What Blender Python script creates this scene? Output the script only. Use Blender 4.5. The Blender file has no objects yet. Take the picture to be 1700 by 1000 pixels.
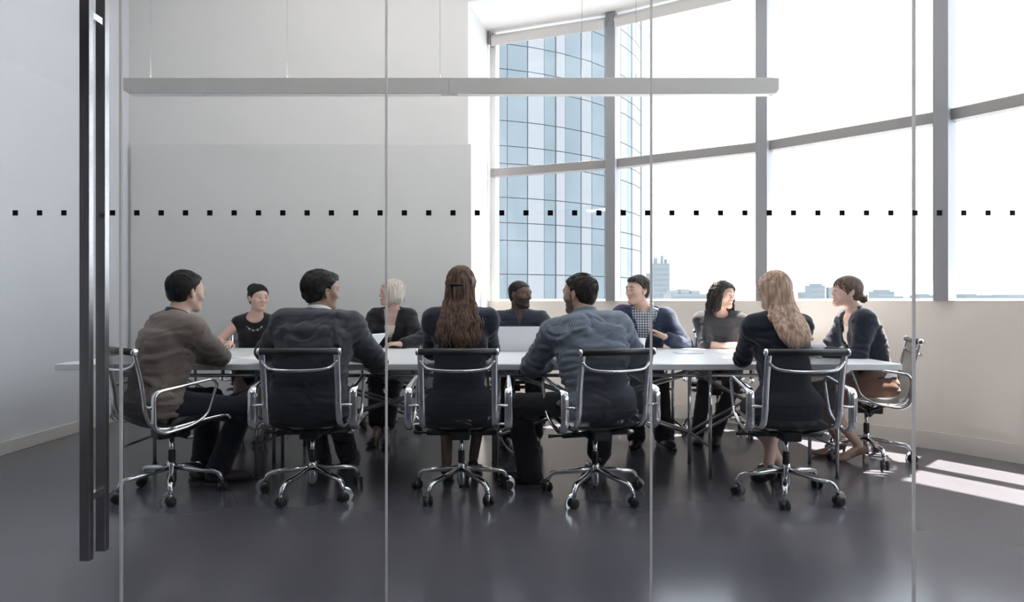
import bpy, bmesh, math, random
import numpy as np
from mathutils import Vector, Matrix

random.seed(7)
rng = np.random.RandomState(11)
scene = bpy.context.scene
COL = scene.collection

# ------------------------------------------------------------------ camera
CAM_H = 1.144          # eye height: the window sill lies on the horizon
FPX = 1085.0           # focal length in pixels of the 1700 px wide frame
cam_data = bpy.data.cameras.new('camera')
cam_data.sensor_width = 36.0
cam_data.lens = FPX / 1700.0 * 36.0
cam_data.clip_end = 3000.0
cam_data.clip_start = 0.05
cam = bpy.data.objects.new('camera', cam_data)
COL.objects.link(cam)
cam.location = (0, 0, CAM_H)
cam.rotation_euler = (math.radians(90), 0, 0)
scene.camera = cam

# ------------------------------------------------------------------ light
world = bpy.data.worlds.new('sky')
scene.world = world
world.use_nodes = True
wn = world.node_tree.nodes
wl = world.node_tree.links
bg = wn['Background']
tc = wn.new('ShaderNodeTexCoord')
sp = wn.new('ShaderNodeSeparateXYZ')
wl.new(tc.outputs['Generated'], sp.inputs[0])
rp = wn.new('ShaderNodeValToRGB')
rp.color_ramp.elements[0].position = 0.0
rp.color_ramp.elements[0].color = (0.87, 0.93, 1.0, 1)
rp.color_ramp.elements[1].position = 0.55
rp.color_ramp.elements[1].color = (0.86, 0.93, 1.0, 1)
wl.new(sp.outputs['Z'], rp.inputs['Fac'])
wl.new(rp.outputs['Color'], bg.inputs['Color'])
bg.inputs['Strength'].default_value = 2.4

sun_data = bpy.data.lights.new('sun', 'SUN')
sun_data.energy = 38.0
sun_data.angle = math.radians(0.6)
sun_data.color = (1.0, 0.90, 0.78)
sun = bpy.data.objects.new('sun', sun_data)
COL.objects.link(sun)
sun.location = (6, 10, 30)
sun.rotation_euler = Vector((-0.225, -0.21, -1.0)).to_track_quat('-Z', 'Y').to_euler()

scene.view_settings.view_transform = 'Standard'
scene.view_settings.look = 'None'
scene.view_settings.gamma = 1.0
scene.view_settings.use_curve_mapping = False
scene.view_settings.exposure = 0.66
scene.cycles.transparent_max_bounces = 32
scene.cycles.max_bounces = 8

# ------------------------------------------------------------------ helpers
R = math.radians


def link_mesh(name, verts, faces, mat=None, parent=None, smooth=False, loc=(0, 0, 0)):
    me = bpy.data.meshes.new(name)
    me.from_pydata([tuple(v) for v in verts], [], [tuple(f) for f in faces])
    if mat:
        me.materials.append(mat)
    if smooth:
        me.polygons.foreach_set('use_smooth', [True] * len(me.polygons))
    me.update()
    o = bpy.data.objects.new(name, me)
    COL.objects.link(o)
    o.location = loc
    if parent:
        o.parent = parent
    return o


def tag(o, label=None, cat=None, group=None, kind=None):
    if label:
        o['label'] = label
    if cat:
        o['category'] = cat
    if group:
        o['group'] = group
    if kind:
        o['kind'] = kind
    return o


def empty(name, loc=(0, 0, 0), rz=0.0):
    o = bpy.data.objects.new(name, None)
    COL.objects.link(o)
    o.location = loc
    o.rotation_euler = (0, 0, rz)
    o.empty_display_size = 0.1
    return o


def copy_tree(o, parent=None):
    c = o.copy()
    COL.objects.link(c)
    c.parent = parent
    for ch in list(o.children):
        copy_tree(ch, c)
    return c


class MB:
    """collects pieces of ONE mesh"""

    def __init__(self):
        self.v = []
        self.f = []

    def add(self, v, f):
        n = len(self.v)
        self.v += [tuple(p) for p in v]
        self.f += [tuple(i + n for i in q) for q in f]
        return self

    def box(self, lo, hi, bev=0.0):
        x0, y0, z0 = lo
        x1, y1, z1 = hi
        if bev <= 0:
            v = [(x0, y0, z0), (x1, y0, z0), (x1, y1, z0), (x0, y1, z0),
                 (x0, y0, z1), (x1, y0, z1), (x1, y1, z1), (x0, y1, z1)]
            f = [(3, 2, 1, 0), (4, 5, 6, 7), (0, 1, 5, 4), (1, 2, 6, 5), (2, 3, 7, 6), (3, 0, 4, 7)]
            return self.add(v, f)
        bm = bmesh.new()
        bmesh.ops.create_cube(bm, size=1)
        for vv in bm.verts:
            vv.co = Vector(((x0 + x1) / 2 + vv.co.x * (x1 - x0), (y0 + y1) / 2 + vv.co.y * (y1 - y0),
                            (z0 + z1) / 2 + vv.co.z * (z1 - z0)))
        bmesh.ops.bevel(bm, geom=list(bm.edges), offset=bev, segments=2, affect='EDGES', profile=0.5)
        bm.verts.index_update()
        self.add([vv.co[:] for vv in bm.verts], [[q.index for q in ff.verts] for ff in bm.faces])
        bm.free()
        return self

    def obox(self, c, ax, ay, az):
        """box with centre c and half-axis vectors"""
        c, ax, ay, az = (Vector(q) for q in (c, ax, ay, az))
        v = []
        for sz in (-1, 1):
            for sx, sy in ((-1, -1), (1, -1), (1, 1), (-1, 1)):
                v.append(c + ax * sx + ay * sy + az * sz)
        f = [(3, 2, 1, 0), (4, 5, 6, 7), (0, 1, 5, 4), (1, 2, 6, 5), (2, 3, 7, 6), (3, 0, 4, 7)]
        return self.add(v, f)

    def prism(self, poly, z0, z1):
        """vertical prism over a CCW polygon of (x, y)"""
        n = len(poly)
        v = [(p[0], p[1], z0) for p in poly] + [(p[0], p[1], z1) for p in poly]
        f = [tuple(reversed(range(n))), tuple(range(n, 2 * n))]
        f += [(i, (i + 1) % n, (i + 1) % n + n, i + n) for i in range(n)]
        return self.add(v, f)

    def tube(self, pts, rad, n=10, closed=False, flat=None, up=None):
        """sweep along pts; rad = number or list; flat = (a, b) half sizes instead of a radius"""
        pts = [Vector(p) for p in pts]
        m = len(pts)
        rads = rad if isinstance(rad, (list, tuple)) else [rad] * m
        tang = []
        for i in range(m):
            if closed:
                t = pts[(i + 1) % m] - pts[i - 1]
            else:
                t = pts[min(i + 1, m - 1)] - pts[max(i - 1, 0)]
            tang.append(t.normalized())
        ref = Vector(up) if up else (Vector((0, 0, 1)) if abs(tang[0].z) < 0.9 else Vector((0, 1, 0)))
        nx = tang[0].cross(ref).normalized()
        v = []
        for i in range(m):
            t = tang[i]
            if up:
                nx = t.cross(ref)
                nx.normalize()
            else:
                nx = nx - t * nx.dot(t)
                if nx.length < 1e-6:
                    nx = t.orthogonal()
                nx.normalize()
            ny = nx.cross(t).normalized()
            for k in range(n):
                a = 2 * math.pi * k / n
                if flat:
                    q = flat[i] if isinstance(flat, list) else flat
                    ca, sa = math.cos(a), math.sin(a)
                    e = 0.5
                    cx = math.copysign(abs(ca) ** e, ca) * q[0]
                    sy = math.copysign(abs(sa) ** e, sa) * q[1]
                    v.append(pts[i] + nx * cx + ny * sy)
                else:
                    v.append(pts[i] + nx * math.cos(a) * rads[i] + ny * math.sin(a) * rads[i])
        f = []
        seg = m if closed else m - 1
        for i in range(seg):
            a0 = i * n
            b0 = ((i + 1) % m) * n
            for k in range(n):
                f.append((a0 + k, a0 + (k + 1) % n, b0 + (k + 1) % n, b0 + k))
        if not closed:
            f.append(tuple(reversed(range(n))))
            f.append(tuple((m - 1) * n + k for k in range(n)))
        return self.add(v, f)

    def lathe(self, prof, n=16, c=(0, 0, 0), axis='z'):
        """prof = list of (r, h)"""
        v = []
        f = []
        m = len(prof)
        for r, h in prof:
            for k in range(n):
                a = 2 * math.pi * k / n
                x, y, z = r * math.cos(a), r * math.sin(a), h
                if axis == 'x':
                    x, y, z = z, x, y
                elif axis == 'y':
                    x, y, z = y, z, x
                v.append((c[0] + x, c[1] + y, c[2] + z))
        for i in range(m - 1):
            for k in range(n):
                f.append((i * n + k, i * n + (k + 1) % n, (i + 1) * n + (k + 1) % n, (i + 1) * n + k))
        f.append(tuple(reversed(range(n))))
        f.append(tuple((m - 1) * n + k for k in range(n)))
        return self.add(v, f)

    def build(self, name, mat=None, parent=None, smooth=False, loc=(0, 0, 0)):
        o = link_mesh(name, self.v, self.f, mat, parent, smooth, loc)
        return o


def smooth_path(pts, sub=6, closed=False):
    """Catmull-Rom through points"""
    P = [Vector(p) for p in pts]
    n = len(P)
    out = []
    rngs = range(n) if closed else range(n - 1)
    for i in rngs:
        if closed:
            p0, p1, p2, p3 = P[i - 1], P[i], P[(i + 1) % n], P[(i + 2) % n]
        else:
            p0, p1, p2, p3 = P[max(i - 1, 0)], P[i], P[i + 1], P[min(i + 2, n - 1)]
        for k in range(sub):
            t = k / sub
            out.append(0.5 * ((2 * p1) + (p2 - p0) * t + (2 * p0 - 5 * p1 + 4 * p2 - p3) * t * t +
                              (3 * p1 - p0 - 3 * p2 + p3) * t ** 3))
    if not closed:
        out.append(P[-1])
    return out


def rounded(pts, r=0.03, sub=4, closed=False):
    """polyline with rounded corners"""
    P = [Vector(p) for p in pts]
    n = len(P)
    out = []
    for i in range(n):
        if not closed and i in (0, n - 1):
            out.append(P[i])
            continue
        a = P[i - 1] - P[i]
        b = P[(i + 1) % n] - P[i]
        rr = min(r, a.length * 0.45, b.length * 0.45)
        p0 = P[i] + a.normalized() * rr
        p1 = P[i] + b.normalized() * rr
        for k in range(sub + 1):
            t = k / sub
            out.append(p0 * (1 - t) ** 2 + P[i] * 2 * t * (1 - t) + p1 * t * t)
    return out


# ------------------------------------------------------------------ materials
def mat(name, col, rough=0.5, metal=0.0, bump=0.0, bscale=60.0, var=0.0, vscale=4.0, spec=0.5, stretch=(1, 1, 1),
        coords='Object', alpha=None, emit=None, estr=0.0, sheen=0.0):
    m = bpy.data.materials.new(name)
    m.use_nodes = True
    nt = m.node_tree
    b = nt.nodes['Principled BSDF']
    b.inputs['Base Color'].default_value = (*col, 1)
    b.inputs['Roughness'].default_value = rough
    b.inputs['Metallic'].default_value = metal
    b.inputs['Specular IOR Level'].default_value = spec
    if sheen:
        b.inputs['Sheen Weight'].default_value = sheen
    if emit:
        b.inputs['Emission Color'].default_value = (*emit, 1)
        b.inputs['Emission Strength'].default_value = estr
    if bump or var:
        t = nt.nodes.new('ShaderNodeTexCoord')
        mp = nt.nodes.new('ShaderNodeMapping')
        mp.inputs['Scale'].default_value = stretch
        nt.links.new(t.outputs[coords], mp.inputs['Vector'])
    if var:
        n1 = nt.nodes.new('ShaderNodeTexNoise')
        n1.inputs['Scale'].default_value = vscale
        n1.inputs['Detail'].default_value = 5
        nt.links.new(mp.outputs[0], n1.inputs['Vector'])
        r1 = nt.nodes.new('ShaderNodeValToRGB')
        r1.color_ramp.elements[0].position = 0.3
        r1.color_ramp.elements[1].position = 0.7
        r1.color_ramp.elements[0].color = (*[c * (1 - var) for c in col], 1)
        r1.color_ramp.elements[1].color = (*[min(1, c * (1 + var)) for c in col], 1)
        nt.links.new(n1.outputs['Fac'], r1.inputs['Fac'])
        nt.links.new(r1.outputs['Color'], b.inputs['Base Color'])
    if bump:
        n2 = nt.nodes.new('ShaderNodeTexNoise')
        n2.inputs['Scale'].default_value = bscale
        n2.inputs['Detail'].default_value = 4
        nt.links.new(mp.outputs[0], n2.inputs['Vector'])
        bp = nt.nodes.new('ShaderNodeBump')
        bp.inputs['Strength'].default_value = bump
        bp.inputs['Distance'].default_value = 0.01
        nt.links.new(n2.outputs['Fac'], bp.inputs['Height'])
        nt.links.new(bp.outputs[0], b.inputs['Normal'])
    return m


def glass_mat(name, tint=(1, 1, 1), base=0.03, rough=0.0):
    """thin pane: clear, with mirror reflection growing towards grazing angles"""
    m = bpy.data.materials.new(name)
    m.use_nodes = True
    nt = m.node_tree
    nt.nodes.remove(nt.nodes['Principled BSDF'])
    out = nt.nodes['Material Output']
    tr = nt.nodes.new('ShaderNodeBsdfTransparent')
    tr.inputs['Color'].default_value = (*tint, 1)
    gl = nt.nodes.new('ShaderNodeBsdfGlossy')
    gl.inputs['Roughness'].default_value = rough
    lw = nt.nodes.new('ShaderNodeLayerWeight')
    lw.inputs['Blend'].default_value = 0.5
    pw = nt.nodes.new('ShaderNodeMath')
    pw.operation = 'POWER'
    pw.inputs[1].default_value = 5.0
    ma = nt.nodes.new('ShaderNodeMath')
    ma.operation = 'MULTIPLY_ADD'
    ma.inputs[1].default_value = 0.8
    ma.inputs[2].default_value = base
    mx = nt.nodes.new('ShaderNodeMixShader')
    nt.links.new(lw.outputs['Facing'], pw.inputs[0])
    nt.links.new(pw.outputs[0], ma.inputs[0])
    nt.links.new(ma.outputs[0], mx.inputs['Fac'])
    nt.links.new(tr.outputs[0], mx.inputs[1])
    nt.links.new(gl.outputs[0], mx.inputs[2])
    nt.links.new(mx.outputs[0], out.inputs['Surface'])
    return m


def floor_mat():
    m = mat('polished_concrete', (0.1, 0.1, 0.1), 0.19, spec=0.75)
    nt = m.node_tree
    b = nt.nodes['Principled BSDF']
    t = nt.nodes.new('ShaderNodeTexCoord')
    n1 = nt.nodes.new('ShaderNodeTexNoise')
    n1.inputs['Scale'].default_value = 0.9
    n1.inputs['Detail'].default_value = 4
    n1.inputs['Roughness'].default_value = 0.6
    nt.links.new(t.outputs['Object'], n1.inputs['Vector'])
    r1 = nt.nodes.new('ShaderNodeValToRGB')
    r1.color_ramp.interpolation = 'B_SPLINE'
    r1.color_ramp.elements[0].position = 0.1
    r1.color_ramp.elements[1].position = 0.9
    r1.color_ramp.elements[0].color = (0.066, 0.065, 0.079, 1)
    r1.color_ramp.elements[1].color = (0.132, 0.130, 0.150, 1)
    nt.links.new(n1.outputs['Fac'], r1.inputs['Fac'])
    nt.links.new(r1.outputs['Color'], b.inputs['Base Color'])
    return m


def mesh_fabric():
    """tight woven net: dark yarn with small see-through gaps"""
    m = bpy.data.materials.new('chair_net')
    m.use_nodes = True
    nt = m.node_tree
    b = nt.nodes['Principled BSDF']
    b.inputs['Base Color'].default_value = (0.018, 0.020, 0.028, 1)
    b.inputs['Roughness'].default_value = 0.55
    out = nt.nodes['Material Output']
    tr = nt.nodes.new('ShaderNodeBsdfTransparent')
    mx = nt.nodes.new('ShaderNodeMixShader')
    mx.inputs['Fac'].default_value = 0.72
    nt.links.new(tr.outputs[0], mx.inputs[1])
    nt.links.new(b.outputs[0], mx.inputs[2])
    nt.links.new(mx.outputs[0], out.inputs['Surface'])
    return m


def seam_mat():
    """polished pane edge with clear silicone: lets room light glow through"""
    m = bpy.data.materials.new('glass_edge')
    m.use_nodes = True
    nt = m.node_tree
    b = nt.nodes['Principled BSDF']
    b.inputs['Base Color'].default_value = (0.62, 0.60, 0.59, 1)
    b.inputs['Roughness'].default_value = 0.25
    out = nt.nodes['Material Output']
    tr = nt.nodes.new('ShaderNodeBsdfTranslucent')
    tr.inputs['Color'].default_value = (0.78, 0.75, 0.74, 1)
    mx = nt.nodes.new('ShaderNodeMixShader')
    mx.inputs['Fac'].default_value = 0.6
    nt.links.new(b.outputs[0], mx.inputs[1])
    nt.links.new(tr.outputs[0], mx.inputs[2])
    nt.links.new(mx.outputs[0], out.inputs['Surface'])
    return m


M = dict(
    wall=mat('wall_paint', (0.70, 0.69, 0.68), 0.85, bump=0.06, bscale=180, var=0.015, vscale=2),
    wall_sky_tint=mat('side_wall_sky_tint', (0.63, 0.65, 0.685), 0.85, bump=0.06, bscale=180, var=0.015, vscale=2),  # blue skylight on the left wall mixed into its colour
    board=mat('wall_board', (0.66, 0.655, 0.645), 0.6, bump=0.03, bscale=120),
    sillwall=mat('sill_wall_paint', (0.74, 0.69, 0.64), 0.8, bump=0.04, bscale=150, var=0.02, vscale=2),
    white=mat('white_paint', (0.82, 0.81, 0.80), 0.7),
    skirting=mat('skirting_paint', (0.62, 0.60, 0.58), 0.6),
    floor=floor_mat(),
    alu=mat('window_frame', (0.30, 0.30, 0.32), 0.45, metal=0.35),
    transom=mat('transom_frame', (0.32, 0.305, 0.30), 0.45, metal=0.3),
    glass=glass_mat('pane_glass', (0.985, 0.995, 1.0), 0.02),
    pglass=glass_mat('partition_glass', (0.985, 0.99, 0.99), 0.022),
    dot=mat('black_sticker', (0.004, 0.004, 0.005), 0.6, spec=0.2),
    seam=seam_mat(),
    steel=mat('brushed_steel', (0.36, 0.34, 0.345), 0.22, metal=1.0, bump=0.02, bscale=200, stretch=(1, 1, 0.02)),
    chrome=mat('chrome', (0.82, 0.83, 0.85), 0.13, metal=1.0),
    darkchrome=mat('dark_chrome', (0.60, 0.60, 0.63), 0.20, metal=1.0),
    black=mat('black_plastic', (0.012, 0.012, 0.014), 0.4),
    tabletop=mat('table_laminate', (0.80, 0.81, 0.83), 0.28, spec=0.45),
    net=mesh_fabric(),
    lamp=mat('lamp_housing', (0.50, 0.49, 0.475), 0.5, metal=0.2),
    diff=mat('lamp_diffuser', (0.85, 0.85, 0.85), 0.5, emit=(1, 0.98, 0.95), estr=0.0),
    cable=mat('steel_cable', (0.25, 0.25, 0.25), 0.4, metal=0.6),
    blind=mat('roller_blind', (0.78, 0.74, 0.71), 0.8),
    paper=mat('paper', (0.86, 0.87, 0.88), 0.8),
    silver=mat('silver_shell', (0.62, 0.63, 0.65), 0.35, metal=0.6),
    screen=mat('dark_screen', (0.02, 0.02, 0.025), 0.1),
    cup=mat('cup_white', (0.85, 0.85, 0.85), 0.5),
    corridor=mat('corridor_paint', (0.16, 0.16, 0.17), 0.9),
)


# pixel helpers: a pixel and a known depth (distance along +Y) give a point
def px(x, y, d):
    return Vector(((x - 850) * d / FPX, d, CAM_H - (y - 500) * d / FPX))
# ================================================================== the room
XL = -3.78            # left wall
YB = 6.45             # back wall
YG = 2.36             # glass partition
ZC = 4.7              # ceiling
ZS = 4.10             # lower soffit along the windows
SILL = 1.144
# inside line of the curved window wall
P = [Vector((-0.26, 7.22)), Vector((1.03, 6.73)), Vector((2.30, 5.98)), Vector((3.30, 5.00)),
     Vector((4.05, 3.93)), Vector((4.58, 2.73)), Vector((4.86, 1.45)), Vector((4.90, 0.15)), Vector((4.90, -1.3))]


def nrm(a, b):
    d = (b - a).normalized()
    return Vector((d.y, -d.x)) * -1      # outward (away from the room)


def offset_poly(pts, dist):
    out = []
    for i, p in enumerate(pts):
        ns = []
        if i > 0:
            ns.append(nrm(pts[i - 1], p))
        if i < len(pts) - 1:
            ns.append(nrm(p, pts[i + 1]))
        n = sum(ns, Vector((0, 0))) / len(ns)
        n = n / (n.length_squared)
        out.append(p + n * dist)
    return out


P_OUT = offset_poly(P, 0.115)
# floor
poly = [(XL, -1.3)] + [(XL, YB), (-0.434, YB), (P[0].x, P[0].y)] + [(p.x, p.y) for p in P[1:]]
poly = list(reversed(poly))
tag(MB().prism(poly, -0.2, 0.0).build('floor', M['floor']), 'dark grey polished concrete floor', kind='structure')
tag(MB().prism(poly, ZC, ZC + 0.15).build('ceiling', M['white']), 'white ceiling', kind='structure')
# left wall, back wall with reveal
tag(MB().box((XL - 0.2, -1.3, -0.2), (XL, YB + 0.2, ZC)).build('wall_left', M['wall_sky_tint']), 'pale grey side wall', kind='structure')
wb = MB()
wb.prism([(XL, YB), (-0.434, YB), (P[0].x, P[0].y), (P[0].x, P[0].y + 0.35), (-0.7, P[0].y + 0.35), (-0.7, YB + 0.2),
          (XL, YB + 0.2)], -0.2, ZC)
tag(wb.build('wall_back', M['wall']), 'pale grey end wall behind the table', kind='structure')
# large plain panel on the back wall
bo = MB().box((-3.745, YB - 0.03, 0.10), (-0.40, YB, 2.69), 0.004).build('wall_panel', M['board'])
tag(bo, 'large smooth pale panel covering the lower end wall', 'wall panel')
# baseboards
tag(MB().box((XL, YG + 0.05, 0), (XL + 0.015, YB, 0.10), 0.003).build('baseboard_left', M['skirting']), 'pale skirting along the side wall', kind='structure')
tag(MB().box((XL, YB - 0.033, 0), (-0.434, YB, 0.10), 0.003).build('baseboard_back', M['skirting']), 'pale skirting along the end wall', kind='structure')
# low curved wall below the windows
wr = MB()
for i in range(len(P) - 1):
    a, b, c, d = P[i], P[i + 1], P_OUT[i + 1], P_OUT[i]
    wr.prism([(d.x, d.y), (c.x, c.y), (b.x, b.y), (a.x, a.y)][::-1], -0.2, SILL)
wrr = tag(wr.build('wall_right', M['sillwall']), 'low cream wall curving under the tall windows', kind='structure')
PB = offset_poly(P, -0.012)
br = MB()
for i in range(len(P) - 1):
    a, b, c, d = PB[i], PB[i + 1], P[i + 1], P[i]
    if i < len(P) - 2:
        br.prism([(d.x, d.y), (c.x, c.y), (b.x, b.y), (a.x, a.y)][::-1], 0.0, 0.135)
tag(br.build('baseboard_right', M['sillwall']), 'cream skirting along the curved wall', kind='structure')
# soffit above the windows
PS = offset_poly(P, -0.78)
sf = MB()
for i in range(len(P) - 1):
    a, b, c, d = PS[i], PS[i + 1], P_OUT[i + 1], P_OUT[i]
    sf.prism([(d.x, d.y), (c.x, c.y), (b.x, b.y), (a.x, a.y)][::-1], ZS, ZC)
tag(sf.build('trim_1', M['white']), 'white lowered soffit along the windows', kind='structure')

# windows: one structure per bay with panes, transom; posts between the bays
TZ = 2.565
GL = offset_poly(P, 0.09)       # glass line
for i in range(len(P) - 2):
    a, b = GL[i], GL[i + 1]
    d = (b - a).normalized()
    n = nrm(a, b)
    L = (b - a).length
    w = empty('window_%d' % (i + 1), (a.x, a.y, SILL))
    tag(w, 'tall two-part window bay above the low cream wall', kind='structure')
    w.rotation_euler = (0, 0, math.atan2(d.y, d.x))
    # local: x along, y = outward is +y (rotated), z up
    def lb(lo, hi, name, m, bev=0.0):
        return MB().box(lo, hi, bev).build(name, m, w)
    lb((0.03, -0.012, 0.0), (L - 0.03, 0.012, TZ - SILL - 0.02), 'pane', M['glass'])
    lb((0.03, -0.012, TZ - SILL + 0.02), (L - 0.03, 0.012, ZS - SILL), 'pane', M['glass'])
    lb((0.02, -0.075, TZ - SILL - 0.045), (L - 0.02, 0.03, TZ - SILL + 0.045), 'transom', M['transom'], 0.004)
    lb((0.0, -0.02, -0.004), (L, 0.02, 0.02), 'bottom_rail', M['white'])
    # roller blind cassette with end brackets
    rb = MB().lathe([(0.055, 0.05), (0.055, L - 0.07)], 18, (0.0, -0.10, ZS - SILL - 0.085), 'x').build('blind_roll', M['blind'], w, True)
    MB().box((0.06, -0.155, ZS - SILL - 0.17), (L - 0.08, -0.150, ZS - SILL - 0.08)).build('blind_hem', M['blind'], w)
    for q in (0.03, L - 0.06):
        lb((q, -0.16, ZS - SILL - 0.15), (q + 0.012, -0.03, ZS - SILL), 'blind_bracket', M['alu'])
# posts
for i in range(len(P) - 1):
    g = GL[i]
    if i == 0:
        n = nrm(GL[0], GL[1])
        t = (GL[1] - GL[0]).normalized()
        MBp = MB().obox((g.x + t.x * 0.035, g.y + t.y * 0.035, (SILL + ZS) / 2), (t.x * 0.035, t.y * 0.035, 0), (n.x * 0.05, n.y * 0.05, 0), (0, 0, (ZS - SILL) / 2))
        nm = M['white']
    else:
        n = (nrm(GL[i - 1], g) + nrm(g, GL[i + 1])).normalized()
        t = Vector((n.y, -n.x))
        c = g - n * 0.06
        MBp = MB().obox((c.x, c.y, (SILL + ZS) / 2), (t.x * 0.05, t.y * 0.05, 0), (n.x * 0.095, n.y * 0.095, 0), (0, 0, (ZS - SILL) / 2))
        nm = M['alu']
    o = MBp.build('window_post', nm)
    o.name = 'trim_%d' % (i + 2)
    tag(o, 'grey metal window post standing on the low wall', kind='structure')
    if i > 0:
        cd = (t * -0.062) - n * 0.115
        ch = MB().tube([(g.x + cd.x, g.y + cd.y, SILL + 0.15), (g.x + cd.x, g.y + cd.y, ZS - 0.1)], 0.0022, 6).build('blind_cord', M['cable'], o)

# corridor on the camera's side of the glass
cr = MB().box((XL, -1.5, -0.2), (4.9, -1.3, 3.2))
tag(cr.build('wall_corridor', M['corridor']), 'grey corridor wall opposite the glass', kind='structure')
tag(MB().box((XL, -1.5, 2.95), (4.9, YG - 0.03, 3.1)).build('ceiling_corridor', M['corridor']), 'grey corridor ceiling', kind='structure')
tag(MB().box((XL, YG - 0.05, 2.95), (4.9, YG + 0.05, ZC)).build('trim_header', M['white']), 'white bulkhead above the glass partition', kind='structure')

# added unseen corridor lights that brighten near backs, table edge and front floor
for q in (-2.4, 0.0, 2.4):
    cl = empty('corridor_fill_light', (q, 1.98, 2.95))
    tag(cl, 'added unseen fill light in the corridor ' + {-2.4: 'beside the glass door', 0.0: 'before the middle glass panes', 2.4: 'at the window end of the glass'}[q], 'lamp', 'added corridor fill lights')
    MB().box((-0.32, -0.12, -0.012), (0.32, 0.12, 0.0), 0.003).build('frame', M['white'], cl)
    MB().box((-0.29, -0.09, -0.014), (0.29, 0.09, -0.011)).build('diffuser', M['diff'], cl)
    ld = bpy.data.lights.new('fill_light', 'AREA')
    ld.shape = 'RECTANGLE'
    ld.size = 0.56
    ld.size_y = 0.16
    ld.energy = 8
    ld.color = (0.95, 0.97, 1.0)
    lo_ = bpy.data.objects.new('fill_light', ld)
    COL.objects.link(lo_)
    lo_.parent = cl
    lo_.location = (0, 0, -0.02)
    lo_.rotation_euler = (R(22), 0, 0)

# ================================================================== glass partition
S_G = FPX / YG
seams_px = [201, 641.5, 1081, 1517]
sx = [(q - 850) / S_G for q in seams_px]
pitch = 0.9575
edges = [XL, sx[0] - pitch] + sx + [sx[3] + pitch, sx[3] + 2 * pitch, sx[3] + 3 * pitch]
edges = [e for e in edges if e < 4.68] + [4.68]
dot_z = CAM_H + (500 - 354) / S_G
gap = 0.0035
part = empty('wall_glass', (0, YG, 0))
tag(part, 'frameless glass partition with a row of black square dots', kind='structure')
door = empty('door_1', (sx[0], YG, 0))
tag(door, 'frameless glass door with tall square steel pull bars', kind='structure')
dots = []
k0 = (27.5 - 850) / S_G
for k in range(-2, 50):
    dots.append(k0 + k * 40.27 / S_G)
dotmesh = None
for i in range(len(edges) - 1):
    a, b = edges[i], edges[i + 1]
    isdoor = (i == 1)
    par = door if isdoor else part
    ox = sx[0] if isdoor else 0.0
    pn = MB().box((a + gap - ox, -0.005, 0.01), (b - gap - ox, 0.005, 2.95)).build('glass_pane', M['pglass'], par)
    for q in dots:
        if a <= q < b:
            if dotmesh is None:
                dd = MB().box((-0.0095, -0.0006, -0.0095), (0.0095, 0.0006, 0.0095)).build('dot', M['dot'], par)
                dotmesh = dd.data
            else:
                dd = bpy.data.objects.new('dot', dotmesh)
                COL.objects.link(dd)
                dd.parent = par
            dd.location = (q - ox, -0.0062, dot_z)
    if 0 < i:
        # pale polished edge / silicone joint
        MB().box((a - gap, -0.006, 0.0), (a + gap, 0.006, 2.95)).build('glass_joint', M['seam'], part)
# door pulls
hx = -1.5075 - sx[0]
for sy, zb in ((-1, 1), (1, 1)):
    yc = sy * 0.045
    MB().box((hx - 0.0175, yc - 0.0125, 0.226), (hx + 0.0175, yc + 0.0125, 2.36), 0.0012).build('pull_bar', M['steel'], door)
    for z in (2.165, 0.445):
        MB().box((hx - 0.0125, min(0, yc), z - 0.012), (hx + 0.0125, max(0, yc), z + 0.012)).build('standoff', M['chrome'], door)

# ================================================================== pendant lamp
lampY = 4.83
sL = FPX / lampY
x0, x1 = (207 - 850) / sL, (1290 - 850) / sL
z0, z1 = CAM_H + (500 - 157) / sL, CAM_H + (500 - 132) / sL
xm = (746.5 - 850) / sL
lamp = empty('pendant_lamp', (0, lampY, z0))
tag(lamp, 'long straight grey linear pendant lamp hanging over the conference table', 'lamp')
H = z1 - z0
for a, b, first in ((x0, xm - 0.001, True), (xm + 0.001, x1, False)):
    hb = MB()
    ca, cb = (0.045, 0.0) if first else (0.0, 0.018)
    ch = H * 0.22
    prof = [(a, H), (a, ch if ca else 0), (a + ca, 0.0), (b - cb, 0.0), (b, ch if cb else 0), (b, H)]
    v = [(x, -0.035, z) for x, z in prof] + [(x, 0.035, z) for x, z in prof]
    n = len(prof)
    f = [tuple(range(n)), tuple(reversed(range(n, 2 * n)))] + [(i, i + n, (i + 1) % n + n, (i + 1) % n) for i in range(n)]
    hb.add(v, f)
    hb.build('housing', M['lamp'], lamp)
    MB().box((a + 0.06, -0.028, -0.006), (b - 0.06, 0.028, 0.001)).build('diffuser', M['diff'], lamp)
    MB().box((a + 0.03, -0.028, H - 0.001), (b - 0.03, 0.028, H + 0.004)).build('top_diffuser', M['diff'], lamp)
    # up-light: the lamp's own tubes shine at the ceiling
    ld = bpy.data.lights.new('uplight', 'AREA')
    ld.shape = 'RECTANGLE'
    ld.size = b - a - 0.1
    ld.size_y = 0.05
    ld.energy = 27
    ld.spread = R(84)
    ld.color = (1.0, 0.975, 0.95)
    lo_ = bpy.data.objects.new('uplight', ld)
    COL.objects.link(lo_)
    lo_.parent = lamp
    lo_.location = ((a + b) / 2, 0, H + 0.012)
    lo_.rotation_euler = (math.pi, 0, 0)
for q in (250, 476.5, 730.5, 966, 1056):
    cx = (q - 850) / sL
    c = MB().tube([(cx, 0, H + 0.02), (cx, 0, ZC - z0)], 0.0016, 6).build('cable', M['cable'], lamp)
    MB().lathe([(0.003, 0.0), (0.006, 0.01), (0.006, 0.03), (0.002, 0.045)], 8, (cx, 0, H)).build('cable_grip', M['chrome'], c)

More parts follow.
